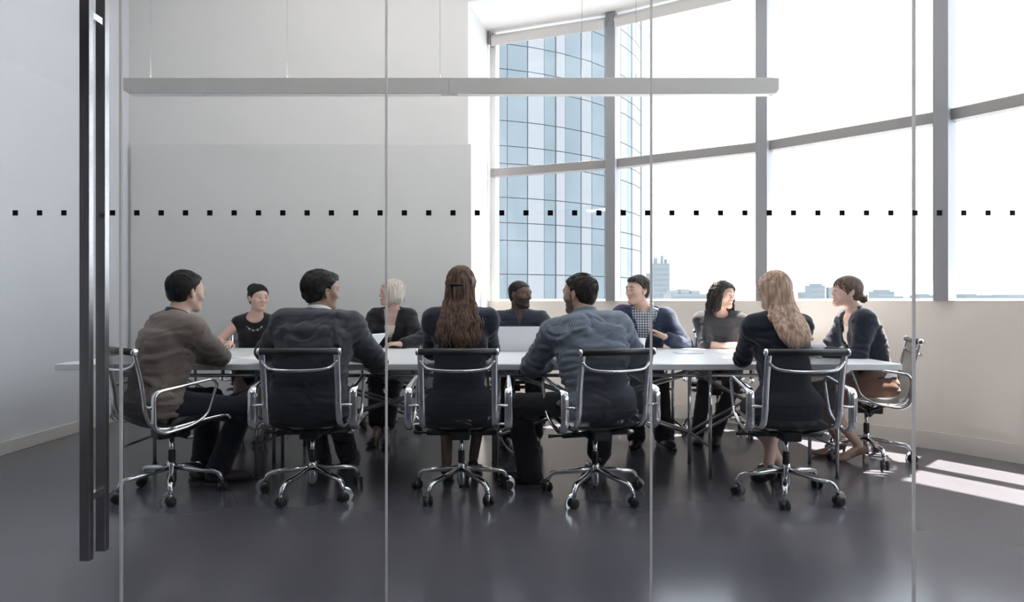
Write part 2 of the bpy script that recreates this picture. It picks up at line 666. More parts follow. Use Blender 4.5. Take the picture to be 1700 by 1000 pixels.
# ================================================================== outside
M['tower_white'] = mat('tower_panel', (0.235, 0.242, 0.25), 0.7, spec=0.1)
M['tower_glass'] = mat('tower_glass', (0.150, 0.178, 0.195), 0.3, spec=0.15, var=0.10, vscale=0.35)
M['tower_frame'] = mat('tower_mullion', (0.115, 0.117, 0.125), 0.6, spec=0.1)
M['haze_blue'] = mat('far_facade_hazed', (0.150, 0.178, 0.198), 0.9, var=0.04, vscale=0.05)  # distance haze mixed into the facade colour
M['haze_pale'] = mat('far_facade_pale_hazed', (0.185, 0.202, 0.213), 0.9, var=0.04, vscale=0.05)  # paler facade, air haze also put into its colour
M['ground_far'] = mat('far_ground', (0.14, 0.15, 0.16), 1.0)
TC = Vector((-4.0, 42.7))
TR = 12.5
tower = empty('glass_tower', (TC.x, TC.y, -30))
tag(tower, 'curved high-rise of pale blue glass and white bands outside the window', 'building')


def ray_theta(pxx):
    """angle on the tower where the column of pixel pxx meets it"""
    k = (pxx - 850) / FPX
    # point = d*(k,1); |p-TC| = TR
    a = k * k + 1
    b = -2 * (k * TC.x + TC.y)
    c = TC.length_squared - TR * TR
    disc = max(b * b - 4 * a * c, 0)
    d = (-b - math.sqrt(disc)) / (2 * a)
    return math.atan2(k * d - TC.x, -(d - TC.y))     # 0 faces the camera, + to the right


cols = [(790, 816, 'g'), (817.5, 842, 'g'), (843, 875.5, 'g'), (877, 903, 'w'), (904, 922, 'g'), (924, 938, 'w'), (939, 964.5, 'g'),
        (966, 982, 'w'), (983.5, 1004, 'g'), (1005, 1017, 'w'), (1018, 1030, 'g'), (1030.5, 1041.5, 'w'), (1042.5, 1049, 'g'),
        (1049.7, 1057, 'w'), (1057.6, 1064, 'g')]
thetas = [(ray_theta(a), ray_theta(b), k) for a, b, k in cols]
t_end = thetas[-1][1] + 0.02
# core body
core = MB()
nseg = 64
core.prism([(math.sin(2 * math.pi * i / nseg) * (TR - 0.10), -math.cos(2 * math.pi * i / nseg) * (TR - 0.10)) for i in range(nseg)], 0, 62)
core.build('tower_core', M['tower_frame'], tower)
fl = 3.62                      # storey height
zref = 30 + CAM_H + (500 - 240) * 30.6 / FPX          # slab line seen at y=240
levels = []
for k in range(-3, 4):
    zb = zref + k * fl
    levels += [(zb - fl, zb - fl + 1.15, 's'), (zb - fl + 1.19, zb - 0.87, 'v'), (zb - 0.83, zb - 0.04, 's')]


def facade_piece(t0, t1, za, zb, name, m, r=TR):
    v = []
    nn = max(1, int((t1 - t0) / 0.05))
    for rr in (r, r - 0.12):
        for j in range(nn + 1):
            t = t0 + (t1 - t0) * j / nn
            v += [(math.sin(t) * rr, -math.cos(t) * rr, za), (math.sin(t) * rr, -math.cos(t) * rr, zb)]
    k = 2 * (nn + 1)
    f = []
    for j in range(nn):
        f.append((2 * j, 2 * j + 2, 2 * j + 3, 2 * j + 1))
        f.append((2 * j + 1, 2 * j + 3, k + 2 * j + 3, k + 2 * j + 1))
        f.append((2 * j + 2, 2 * j, k + 2 * j, k + 2 * j + 2))
    f.append((1, 0, k, k + 1)[::-1])
    f.append((2 * nn, 2 * nn + 1, k + 2 * nn + 1, k + 2 * nn)[::-1])
    return link_mesh(name, v, f, m, tower)


for (t0, t1, kd) in thetas:
    for (za, zb, lk) in levels:
        if za < 28 or za > 47:
            continue
        if kd == 'g':
            facade_piece(t0, t1, za, zb, 'pane', M['tower_glass'], TR - 0.03)
        else:
            facade_piece(t0, t1, za, zb, 'panel', M['tower_white'], TR)
# plain white cladding on the rest of the drum
for j in range(14):
    a0 = t_end + (2 * math.pi - t_end + thetas[0][0]) * j / 14
    a1 = t_end + (2 * math.pi - t_end + thetas[0][0]) * (j + 1) / 14 - 0.01
    facade_piece(a0, a1, 10, 55, 'cladding', M['tower_white'])

# far skyline across the city
tag(MB().box((-900, 120, -42), (1500, 1600, -40)).build('ground', M['ground_far']), 'far city ground in haze', kind='structure')


def block(x0p, x1p, ytop, d, m, label, roofs=()):
    a = px(x0p, ytop, d)
    b = px(x1p, ytop, d)
    base = empty('city_building', ((a.x + b.x) / 2, d, -40))
    w = (b.x - a.x) / 2
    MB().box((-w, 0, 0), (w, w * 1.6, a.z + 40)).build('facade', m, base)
    for (r0, r1, yt) in roofs:
        c = px(r0, yt, d)
        e = px(r1, yt, d)
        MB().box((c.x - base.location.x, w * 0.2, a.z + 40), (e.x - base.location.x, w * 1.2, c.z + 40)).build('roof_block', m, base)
    # storey bands
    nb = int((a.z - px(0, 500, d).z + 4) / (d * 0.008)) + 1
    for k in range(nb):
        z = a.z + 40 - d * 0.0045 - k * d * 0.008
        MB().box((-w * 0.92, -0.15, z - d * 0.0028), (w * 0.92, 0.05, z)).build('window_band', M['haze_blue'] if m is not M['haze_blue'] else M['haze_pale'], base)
    tag(base, label, 'building', 'hazy city buildings on the horizon')
    return base


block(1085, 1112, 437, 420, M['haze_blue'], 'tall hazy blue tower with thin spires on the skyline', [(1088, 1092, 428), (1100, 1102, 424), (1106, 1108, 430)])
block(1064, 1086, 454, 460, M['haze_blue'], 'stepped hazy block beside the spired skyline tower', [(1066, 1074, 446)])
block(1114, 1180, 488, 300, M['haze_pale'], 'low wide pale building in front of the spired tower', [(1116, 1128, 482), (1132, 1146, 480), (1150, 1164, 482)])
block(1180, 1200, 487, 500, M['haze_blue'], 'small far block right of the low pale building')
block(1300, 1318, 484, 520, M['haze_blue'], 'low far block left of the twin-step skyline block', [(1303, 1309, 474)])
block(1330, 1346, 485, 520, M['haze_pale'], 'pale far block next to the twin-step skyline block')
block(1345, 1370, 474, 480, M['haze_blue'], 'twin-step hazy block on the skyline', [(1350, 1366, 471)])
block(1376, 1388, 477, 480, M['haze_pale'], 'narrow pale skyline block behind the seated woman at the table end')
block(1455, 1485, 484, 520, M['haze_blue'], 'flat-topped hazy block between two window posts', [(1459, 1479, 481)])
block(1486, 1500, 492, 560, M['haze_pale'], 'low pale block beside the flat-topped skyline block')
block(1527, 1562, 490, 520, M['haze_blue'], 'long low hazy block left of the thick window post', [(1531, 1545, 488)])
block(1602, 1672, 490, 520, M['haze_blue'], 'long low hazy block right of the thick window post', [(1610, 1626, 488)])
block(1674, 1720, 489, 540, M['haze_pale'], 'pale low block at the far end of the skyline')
# ================================================================== conference table
TY0, TY1 = 4.14, 5.55
TX0, TX1 = -2.90, 2.475
TT = 0.745
table = empty('conference_table', ((TX0 + TX1) / 2, (TY0 + TY1) / 2, 0))
tag(table, 'long white conference table on thin chrome legs with crossed braces', 'table')
ox, oy = table.location.x, table.location.y
# two top halves butted together with a fine joint
xj = (355 - 850) * TY0 / FPX
for a, b in ((TX0, xj - 0.001), (xj + 0.001, TX1)):
    MB().box((a - ox, TY0 - oy, TT - 0.040), (b - ox, TY1 - oy, TT), 0.006).build('table_top', M['tabletop'], table)
trest = [-2.52, -1.65, -0.10, 1.28, 2.10]
yf, ym0, ym1, yr = 4.22, 4.61, 4.70, 5.20
under = TT - 0.040
lt = 0.0115


def tb(name, a, b, r=lt, m='chrome', n=10):
    return MB().tube([(a[0] - ox, a[1] - oy, a[2]), (b[0] - ox, b[1] - oy, b[2])], r, n).build(name, M[m], table, True)


for i, x in enumerate(trest):
    end = i in (0, 4)
    for y in ([yf, ym0, yr] if end else [yf, ym0, ym1, yr]):
        lx = x - (0.03 if (not end and y == ym0) else 0)
        lg = tb('leg', (lx, y, 0.006), (lx, y, under), lt)
        MB().lathe([(0.015, 0.0), (0.015, 0.006), (0.010, 0.012)], 10, (lx - ox, y - oy, 0)).build('foot', M['black'], lg)
    tb('cross_rail', (x, yf, under - 0.035), (x, yr, under - 0.035), 0.012, 'darkchrome')
    tb('low_strut', (x, yf, 0.20), (x, yr, 0.20), 0.009, 'darkchrome')
for y in (yf + 0.03, 4.86, yr - 0.03):
    tb('long_rail', (trest[0], y, under - 0.045), (trest[-1], y, under - 0.045), 0.012, 'darkchrome')
for i in range(4):
    a, b = trest[i], trest[i + 1]
    for y in (4.585, 4.725):
        tb('brace', (a, y, 0.20), (b, y, under - 0.06), 0.0105, 'darkchrome')
        tb('brace', (a, y + 0.035, under - 0.06), (b, y + 0.035, 0.20), 0.0105, 'darkchrome')
# cable duct with floor plate under the table
duct = empty('cable_duct', (-0.02, 4.78, 0))
tag(duct, 'curved grey cable duct running from table underside to a floor plate', 'cable duct')
MB().tube(smooth_path([(-0.17, 0.15, 0.62), (-0.15, 0.12, 0.45), (-0.10, 0.06, 0.22), (-0.02, 0.0, 0.07), (0.06, -0.02, 0.02)], 5), 0.02, 8, flat=(0.008, 0.035)).build('duct', M['darkchrome'], duct, True)
MB().box((0.0, -0.10, 0.0), (0.20, 0.07, 0.012), 0.003).build('floor_plate', M['steel'], duct)

# ================================================================== chairs
SEAT = 0.445


def make_chair():
    ch = empty('office_chair', (0, 0, 0))
    # side rail profile (y, z): seat front -> seat back -> backrest top
    prof = [(0.25, 0.435), (0.22, 0.455), (0.10, 0.448), (-0.04, 0.430), (-0.14, 0.425), (-0.205, 0.455), (-0.235, 0.53),
            (-0.245, 0.62), (-0.265, 0.74), (-0.295, 0.865)]
    path = smooth_path([(0, y, z) for y, z in prof], 5)
    # net sling
    sl = MB()
    nx_ = 8
    vv = []
    for p in path:
        for j in range(nx_ + 1):
            u = -1 + 2 * j / nx_
            sag = 0.014 * (1 - u * u)
            x = u * 0.190
            # seat part sags down, backrest part sags backwards
            up_ = min(1, max(0, (p.z - 0.43) / 0.12)) if p.y < -0.1 else 0.0
            vv.append((x, p.y - sag * up_, p.z - sag * (1 - up_)))
    ff = []
    m = len(path)
    for i in range(m - 1):
        for j in range(nx_):
            a = i * (nx_ + 1) + j
            ff.append((a, a + 1, a + nx_ + 2, a + nx_ + 1))
    sl.add(vv, ff)
    so = sl.build('net_sling', M['net'], ch, True)
    # stitched cross seams on the net
    for sgn in (-1, 1):
        off = [(0.203 * sgn, p.y, p.z) for p in path]
        # polished cast rail, flat bar
        MB().tube(off, 0.01, 8, flat=(0.009, 0.018), up=(1, 0, 0)).build('side_rail', M['chrome'], ch, True)
    # rolled top edge with end caps
    tp = path[-1]
    tb_ = MB().lathe([(0.019, -0.213), (0.019, 0.213)], 14, (0, tp.y, tp.z), 'x').build('top_roll', M['black'], ch, True)
    for sgn in (-1, 1):
        MB().lathe([(0.017, 0.0), (0.0205, 0.002), (0.0205, 0.012), (0.014, 0.016), (0.005, 0.017)] if sgn > 0 else
                   [(0.005, -0.017), (0.014, -0.016), (0.0205, -0.012), (0.0205, -0.002), (0.017, 0.0)], 14, (sgn * 0.213, tp.y, tp.z), 'x').build('end_cap', M['chrome'], tb_, True)
    # seat front roll
    MB().lathe([(0.014, -0.205), (0.014, 0.205)], 10, (0, 0.25, 0.437), 'x').build('front_roll', M['black'], ch, True)
    # back stretcher, bowed
    st = smooth_path([(-0.203, -0.281, 0.815), (-0.178, -0.292, 0.785), (-0.13, -0.315, 0.768), (0, -0.325, 0.762), (0.13, -0.315, 0.768), (0.178, -0.292, 0.785), (0.203, -0.281, 0.815)], 4)
    MB().tube(st, 0.01, 8, flat=(0.012, 0.008)).build('back_stretcher', M['chrome'], ch, True)
    # seat stretcher
    st = smooth_path([(-0.203, -0.02, 0.432), (-0.16, -0.02, 0.405), (0, -0.02, 0.395), (0.16, -0.02, 0.405), (0.203, -0.02, 0.432)], 4)
    MB().tube(st, 0.01, 8, flat=(0.02, 0.010)).build('seat_stretcher', M['darkchrome'], ch, True)
    # arms: closed loops
    for sgn in (-1, 1):
        x = 0.280 * sgn
        loop = [(x, -0.225, 0.645), (x, 0.10, 0.690), (x, 0.135, 0.665), (x, 0.075, 0.485), (x, -0.02, 0.435), (x, -0.17, 0.415), (x, -0.222, 0.45)]
        lp = rounded(loop, 0.045, 4, True)
        fl_ = []
        for q in lp:
            t = min(1.0, max(0.0, (-0.05 - q.y) / 0.15))
            fl_.append((0.007 + 0.004 * t, 0.009 + 0.014 * t))
        MB().tube(lp, 0.01, 10, True, flat=fl_, up=(1, 0, 0)).build('arm_loop', M['chrome'], ch, True)
        for (yy, zz) in ((-0.232, 0.56), (-0.10, 0.432)):
            MB().lathe([(0.008, min(0.20 * sgn, 0.277 * sgn)), (0.008, max(0.20 * sgn, 0.277 * sgn))], 8, (0, yy, zz), 'x').build('arm_peg', M['chrome'], ch, True)
    # tilt mechanism
    mech = MB().box((-0.055, -0.10, 0.335), (0.055, 0.09, 0.392), 0.01).build('tilt_mechanism', M['black'], ch)
    MB().lathe([(0.016, -0.205), (0.016, 0.205)], 12, (0, 0.0, 0.362), 'x').build('torsion_tube', M['black'], mech, True)
    MB().lathe([(0.006, 0.0), (0.012, 0.005), (0.014, 0.03), (0.009, 0.045)], 10, (0.205, 0.0, 0.362), 'x').build('tension_knob', M['darkchrome'], mech, True)
    MB().tube([(-0.20, 0.0, 0.362), (-0.25, 0.015, 0.360), (-0.285, 0.02, 0.359)], [0.006, 0.008, 0.012], 8).build('height_lever', M['black'], mech, True)
    for sgn in (-1, 1):
        MB().tube([(0.10 * sgn, 0.0, 0.365), (0.200 * sgn, -0.10, 0.425)], 0.012, 8).build('support_arm', M['black'], mech, True)
        MB().tube([(0.10 * sgn, 0.0, 0.365), (0.200 * sgn, 0.12, 0.440)], 0.012, 8).build('support_arm', M['black'], mech, True)
    # column
    MB().lathe([(0.014, 0.20), (0.014, 0.34)], 12).build('gas_stem', M['chrome'], ch, True)
    MB().lathe([(0.019, 0.185), (0.020, 0.19), (0.020, 0.255), (0.017, 0.26)], 12).build('stem_sleeve', M['black'], ch, True)
    hub = MB().lathe([(0.018, 0.055), (0.026, 0.075), (0.027, 0.17), (0.022, 0.19)], 14).build('base_hub', M['chrome'], ch, True)
    MB().lathe([(0.014, 0.035), (0.017, 0.04), (0.017, 0.056)], 12).build('hub_cap', M['black'], hub, True)
    return ch


def make_leg_protos():
    pts = rounded([(0, 0.015, 0.152), (0, 0.262, 0.118), (0, 0.288, 0.062)], 0.035, 4)
    n = len(pts)
    fl_ = []
    for i, p in enumerate(pts):
        t = i / (n - 1)
        fl_.append((0.017 - 0.005 * t, 0.014 - 0.002 * t))
    leg = MB().tube(pts, 0.01, 10, flat=fl_).build('base_leg', M['chrome'], None, True)
    # caster: hood + two wheels
    hood = MB()
    arc = [(0.0, 0.028 + 0.031 * math.sin(a), 0.031 * math.cos(a)) for a in [R(q) for q in range(100, -61, -20)]]
    v = []
    for (x, z, y) in [(p[0], p[1], p[2]) for p in arc]:
        v += [(-0.024, y, z), (0.024, y, z)]
    hood.tube([(0, y, z) for (_, z, y) in arc], 0.01, 6, flat=(0.0245, 0.0025), up=(1, 0, 0))
    hood.lathe([(0.010, 0.030), (0.010, 0.072), (0.006, 0.074)], 10)
    cs = hood.build('caster', M['chrome'], None, False)
    for sgn in (-1, 1):
        MB().lathe([(0.020, min(0.006 * sgn, 0.027 * sgn)), (0.0275, min(0.006 * sgn, 0.027 * sgn) + 0.003),
                    (0.0275, max(0.006 * sgn, 0.027 * sgn) - 0.004), (0.018, max(0.006 * sgn, 0.027 * sgn))], 18, (0, 0, 0.0275), 'x').build('wheel', M['black'], cs, True)
    return leg, cs


chair0 = make_chair()
leg0, caster0 = make_leg_protos()


def place_chair(x, y, yaw, base_rot, label, first=[True], swivel=None):
    """yaw in degrees, 0 = sitter looks along +Y"""
    c = copy_tree(chair0)
    c.location = (x, y, 0)
    c.rotation_euler = (0, 0, R(yaw))
    rr = random.Random(int(x * 1000) + int(y * 77))
    for k in range(5):
        a = R(base_rot - yaw + 72 * k)
        l = leg0.copy()
        COL.objects.link(l)
        l.parent = c
        l.rotation_euler = (0, 0, a)
        s = copy_tree(caster0, c)
        s.location = (-math.sin(a) * 0.288, math.cos(a) * 0.288, 0)
        s.rotation_euler = (0, 0, rr.uniform(0, 6.28))
    tag(c, label, 'chair', 'mesh office chairs around the conference table')
    return c


def kill_tree(o):
    for ch in list(o.children):
        kill_tree(ch)
    bpy.data.objects.remove(o)


chairs = [
    # near side, left to right: x, y, yaw, base
    (-2.03, 3.90, -38, -10, 'chrome and black mesh office chair under the man in the taupe sweater'),
    (-1.19, 3.90, 3, 17, 'chrome and black mesh office chair under the man in the charcoal suit'),
    (-0.30, 3.88, 0, 0, 'chrome and black mesh office chair under the woman with long wavy brown hair'),
    (0.49, 3.85, 17, 4, 'chrome and black mesh office chair under the man in the striped blue shirt'),
    (1.61, 3.84, -2, 12, 'chrome and black mesh office chair under the woman with straight long blonde hair'),
    # head of the table
    (2.57, 4.74, 70, 30, 'chrome and black mesh office chair at the table end under the woman with a bun'),
    # far side
    (-2.30, 5.88, -156, 0, 'chrome and black mesh office chair under the woman with the bead necklace'),
    (-1.06, 5.93, 180, 20, 'chrome and black mesh office chair under the woman with a blonde bob'),
    (0.02, 5.93, 180, 8, 'chrome and black mesh office chair under the bearded man behind the laptop'),
    (1.13, 5.84, 178, 30, 'chrome and black mesh office chair under the man in the checked shirt'),
    (1.78, 5.66, 160, 10, 'chrome and black mesh office chair under the smiling woman with curly dark hair'),
]
for (x, y, yaw, br_, lab) in chairs:
    place_chair(x, y, yaw, br_, lab)
kill_tree(chair0)
kill_tree(leg0)
kill_tree(caster0)

# ================================================================== things on the table


def laptop(x, y, rz, label, w=0.36, dpt=0.25, ang=105):
    l = empty('laptop', (x, y, TT), R(rz))
    tag(l, label, 'laptop')
    # screen back faces -Y locally, keyboard towards +Y
    b = MB().box((-w / 2, 0.0, 0.0), (w / 2, dpt, 0.014), 0.004).build('keyboard_base', M['silver'], l)
    MB().box((-w / 2 + 0.02, 0.03, 0.0142), (w / 2 - 0.02, 0.14, 0.0155)).build('keys', M['black'], b)
    MB().box((-0.05, 0.155, 0.0142), (0.05, 0.225, 0.0148)).build('touchpad', M['silver'], b)
    lid = MB().box((-w / 2, -0.004, 0.0), (w / 2, 0.004, dpt * 0.93), 0.003).build('lid', M['silver'], l)
    lid.location = (0, 0.004, 0.012)
    lid.rotation_euler = (R(ang - 90), 0, 0)
    MB().box((-w / 2 + 0.012, 0.0042, 0.012), (w / 2 - 0.012, 0.0050, dpt * 0.93 - 0.012)).build('screen', M['screen'], lid)
    return l


laptop(0.072, 5.16, 0, 'open silver laptop with its lid towards the striped-shirt man', 0.385, 0.205, 102)
laptop(-1.09, 4.80, 74, 'open silver laptop beside the suited man, turned towards the blonde bob', 0.30, 0.20, 128)
cup = empty('paper_cup', (1.035, 5.26, TT))
tag(cup, 'plain white paper cup in front of the checked shirt', 'cup')
MB().lathe([(0.030, 0.0), (0.030, 0.004), (0.039, 0.095), (0.040, 0.099), (0.037, 0.0985), (0.0355, 0.06), (0.028, 0.008), (0.002, 0.008)], 24).build('cup_body', M['cup'], cup, True)
MB().tube([(0.039 * math.cos(a), 0.039 * math.sin(a), 0.098) for a in [2 * math.pi * i / 24 for i in range(24)]], 0.002, 6, True).build('rolled_rim', M['cup'], cup, True)
tab = empty('tablet', (1.345, 4.98, TT), R(4))
tag(tab, 'thin silver tablet lying flat right of the paper cup', 'tablet')
MB().box((-0.1, -0.07, 0.0), (0.1, 0.07, 0.008), 0.003).build('shell', M['silver'], tab)
MB().box((-0.092, -0.062, 0.0081), (0.092, 0.062, 0.0088)).build('screen', M['silver'], tab)


def sheet(x, y, rz, label, w=0.21, l=0.297, curl=0.004, name='paper_sheet'):
    v = []
    f = []
    n = 6
    for i in range(n + 1):
        for j in range(n + 1):
            u, t = i / n - 0.5, j / n - 0.5
            v.append((u * w, t * l, 0.0008 + curl * max(0, abs(u + t) - 0.55) ** 2 * 8))
    for i in range(n):
        for j in range(n):
            a = i * (n + 1) + j
            f.append((a, a + n + 1, a + n + 2, a + 1))
    o = link_mesh(name, v, f, M['paper'], None, True, (x, y, TT))
    o.rotation_euler = (0, 0, R(rz))
    md = o.modifiers.new('thick', 'SOLIDIFY')
    md.thickness = 0.0006
    tag(o, label, 'paper')
    return o


sheet(-1.79, 4.62, -28, 'white paper sheet by the taupe sweater man\'s elbow')
sheet(-1.95, 5.22, 40, 'white paper sheet near the hand of the woman in black')
sheet(1.72, 5.02, 30, 'white paper sheet in front of the woman with curly dark hair')
sheet(1.60, 4.55, 65, 'white paper sheet between the tablet and the blonde woman in navy')
# ================================================================== people
# bodies are grown from signed distance fields: smooth unions of tapered limbs, lofted trunks and
# ellipsoids, turned into one continuous mesh per body / garment
V = lambda *a: np.array(a, dtype=np.float64)


def unit(v):
    n = np.linalg.norm(v)
    return v / n if n > 1e-9 else v


def rotz(a):
    c, s = math.cos(a), math.sin(a)
    return np.array([[c, -s, 0], [s, c, 0], [0, 0, 1.0]])


def rotx(a):
    c, s = math.cos(a), math.sin(a)
    return np.array([[1.0, 0, 0], [0, c, -s], [0, s, c]])


def roty(a):
    c, s = math.cos(a), math.sin(a)
    return np.array([[c, 0, s], [0, 1.0, 0], [-s, 0, c]])


class Field:
    def __init__(self):
        self.ops = []

    def op(self, f, lo, hi, k=0.02, mode='u'):
        self.ops.append((f, np.array(lo) , np.array(hi), k, mode))
        return self

    def cone(self, a, b, ra, rb, k=0.02, mode='u'):
        a, b = np.array(a, float), np.array(b, float)
        ab = b - a
        L2 = max(float(ab @ ab), 1e-9)
        r = max(ra, rb)

        def f(p):
            q = p - a
            t = np.clip(q @ ab / L2, 0, 1)
            return np.linalg.norm(q - t[:, None] * ab, axis=1) - (ra + (rb - ra) * t)
        return self.op(f, np.minimum(a, b) - r, np.maximum(a, b) + r, k, mode)

    def chain(self, pts, rads, k=0.01, mode='u', k0=None):
        for i in range(len(pts) - 1):
            self.cone(pts[i], pts[i + 1], rads[i], rads[i + 1], (k0 if (i == 0 and k0 is not None) else k), mode)
        return self

    def ell(self, c, r, M3=None, k=0.02, mode='u'):
        c, r = np.array(c, float), np.array(r, float)
        mr = r.min()
        big = r.max()

        def f(p):
            q = p - c
            if M3 is not None:
                q = q @ M3          # columns of M3 are the axes
            n = np.linalg.norm(q / r, axis=1)
            g = np.linalg.norm(q / (r * r), axis=1)
            return n * (n - 1.0) / np.maximum(g, 1e-6)
        return self.op(f, c - big, c + big, k, mode)

    def loft(self, cs, sides, fronts, ws, ds, k=0.02, mode='u', pw=2.4, cap=0.5):
        """body trunk through section centres cs with side/front axes and half sizes"""
        cs = [np.array(c, float) for c in cs]
        n = len(cs)
        big = max(max(ws), max(ds))
        lo = np.min(cs, axis=0) - big
        hi = np.max(cs, axis=0) + big

        def f(p):
            best = np.full(len(p), 9.0)
            for i in range(n - 1):
                a, b = cs[i], cs[i + 1]
                ab = b - a
                L2 = float(ab @ ab)
                q0 = p - a
                t = np.clip(q0 @ ab / L2, 0, 1)
                q = q0 - t[:, None] * ab
                sx = sides[i] + (sides[i + 1] - sides[i]) * t[:, None]
                fy = fronts[i] + (fronts[i + 1] - fronts[i]) * t[:, None]
                w = ws[i] + (ws[i + 1] - ws[i]) * t
                d = ds[i] + (ds[i + 1] - ds[i]) * t
                u = np.einsum('ij,ij->i', q, sx)
                v = np.einsum('ij,ij->i', q, fy)
                rest = np.maximum((q * q).sum(1) - u * u - v * v, 0)
                m = np.minimum(w, d)
                e = (np.abs(u / w) ** pw + np.abs(v / d) ** pw + (np.sqrt(rest) / (m * cap)) ** pw) ** (1 / pw)
                best = np.minimum(best, (e - 1) * m * np.where(rest > 1e-8, cap, 1.0))
            return best
        return self.op(f, lo, hi, k, mode)

    def bounds(self):
        lo = np.min([o[1] for o in self.ops if o[4] == 'u'], axis=0)
        hi = np.max([o[2] for o in self.ops if o[4] == 'u'], axis=0)
        return lo, hi

    def __call__(self, p):
        d = np.full(len(p), 9.0)
        for f, lo, hi, k, mode in self.ops:
            mg = 0.075 + k
            msk = ((p > lo - mg) & (p < hi + mg)).all(1)
            idx = np.nonzero(msk)[0]
            if len(idx) == 0:
                continue
            b = f(p[idx])
            a = d[idx]
            if mode == 'u':
                if k > 0:
                    h = np.maximum(k - np.abs(a - b), 0) / k
                    d[idx] = np.minimum(a, b) - h * h * k * 0.25
                else:
                    d[idx] = np.minimum(a, b)
            elif mode == 's':       # smooth subtraction
                b = -b
                if k > 0:
                    h = np.maximum(k - np.abs(a - b), 0) / k
                    d[idx] = np.maximum(a, b) + h * h * k * 0.25
                else:
                    d[idx] = np.maximum(a, b)
            elif mode == 'd':       # displacement
                d[idx] = a + b
        return d


_nt = rng.rand(32, 32, 32)


def vnoise(p):
    i = np.floor(p).astype(np.int64)
    f = p - i
    f = f * f * (3 - 2 * f)
    r = 0
    for dx in (0, 1):
        wx = f[:, 0] if dx else 1 - f[:, 0]
        for dy in (0, 1):
            wy = f[:, 1] if dy else 1 - f[:, 1]
            for dz in (0, 1):
                wz = f[:, 2] if dz else 1 - f[:, 2]
                r = r + wx * wy * wz * _nt[(i[:, 0] + dx) & 31, (i[:, 1] + dy) & 31, (i[:, 2] + dz) & 31]
    return r * 2 - 1


def surface(field, h):
    """surface nets on a grid that is only refined near the surface"""
    lo, hi = field.bounds()
    lo = lo - 3 * h
    hi = hi + 3 * h
    nc = np.ceil((hi - lo) / (4 * h)).astype(int) + 1
    ax = [lo[i] + (np.arange(nc[i]) * 4 + 1.5) * h for i in range(3)]
    G = np.stack(np.meshgrid(*ax, indexing='ij'), -1).reshape(-1, 3)
    C = field(G).reshape(nc)
    near = np.abs(C) < 6.5 * h
    F = np.repeat(np.repeat(np.repeat(C, 4, 0), 4, 1), 4, 2).astype(np.float32)
    Mk = np.repeat(np.repeat(np.repeat(near, 4, 0), 4, 1), 4, 2)
    ii = np.argwhere(Mk)
    F[Mk] = field(lo + ii * h)
    S = F < 0
    n = S.shape
    cnt = np.zeros([q - 1 for q in n], np.int8)
    for dx in (0, 1):
        for dy in (0, 1):
            for dz in (0, 1):
                cnt += S[dx:n[0] - 1 + dx, dy:n[1] - 1 + dy, dz:n[2] - 1 + dz]
    cells = np.argwhere((cnt > 0) & (cnt < 8))
    cid = np.full(cnt.shape, -1, np.int64)
    cid[tuple(cells.T)] = np.arange(len(cells))
    acc = np.zeros((len(cells), 3))
    num = np.zeros(len(cells))
    cor = [(0, 0, 0), (1, 0, 0), (0, 1, 0), (1, 1, 0), (0, 0, 1), (1, 0, 1), (0, 1, 1), (1, 1, 1)]
    for a in range(8):
        for b in range(a + 1, 8):
            df = np.array(cor[b]) - np.array(cor[a])
            if abs(df).sum() != 1:
                continue
            fa = F[tuple((cells + cor[a]).T)].astype(np.float64)
            fb = F[tuple((cells + cor[b]).T)].astype(np.float64)
            m = (fa < 0) != (fb < 0)
            t = np.zeros(len(cells))
            t[m] = fa[m] / (fa[m] - fb[m])
            pt = np.array(cor[a]) + t[:, None] * df
            acc[m] += pt[m]
            num[m] += 1
    verts = lo + (cells + acc / num[:, None]) * h
    quads = []
    for axis in range(3):
        o = [q for q in range(3) if q != axis]
        sl0 = [slice(None)] * 3
        sl1 = [slice(None)] * 3
        sl0[axis] = slice(0, n[axis] - 1)
        sl1[axis] = slice(1, n[axis])
        A, B = S[tuple(sl0)], S[tuple(sl1)]
        e = np.argwhere(A != B)
        e = e[(e[:, o[0]] > 0) & (e[:, o[1]] > 0) & (e[:, o[0]] < n[o[0]] - 1) & (e[:, o[1]] < n[o[1]] - 1)]
        u = np.zeros(3, int)
        u[o[0]] = 1
        w = np.zeros(3, int)
        w[o[1]] = 1
        q = np.stack([cid[tuple((e - u - w).T)], cid[tuple((e - w).T)], cid[tuple(e.T)], cid[tuple((e - u).T)]], 1)
        ins = A[tuple(e.T)]
        flip = ins if axis != 1 else ~ins
        q[~flip] = q[~flip][:, ::-1]
        quads.append(q)
    Q = np.concatenate(quads)
    Q = Q[(Q >= 0).all(1)]
    return verts, Q


def np_mesh(name, v, q, material, parent, cols=None):
    me = bpy.data.meshes.new(name)
    me.vertices.add(len(v))
    me.vertices.foreach_set('co', np.asarray(v, np.float32).ravel())
    me.loops.add(len(q) * 4)
    me.loops.foreach_set('vertex_index', np.asarray(q, np.int32).ravel())
    me.polygons.add(len(q))
    me.polygons.foreach_set('loop_start', np.arange(len(q), dtype=np.int32) * 4)
    me.polygons.foreach_set('loop_total', np.full(len(q), 4, np.int32))
    me.polygons.foreach_set('use_smooth', np.ones(len(q), bool))
    me.update(calc_edges=True)
    if cols is not None:
        ca = me.color_attributes.new('tone', 'FLOAT_COLOR', 'POINT')
        ca.data.foreach_set('color', np.concatenate([cols, np.ones((len(cols), 1))], 1).astype(np.float32).ravel())
    if material:
        me.materials.append(material)
    o = bpy.data.objects.new(name, me)
    COL.objects.link(o)
    o.parent = parent
    return o


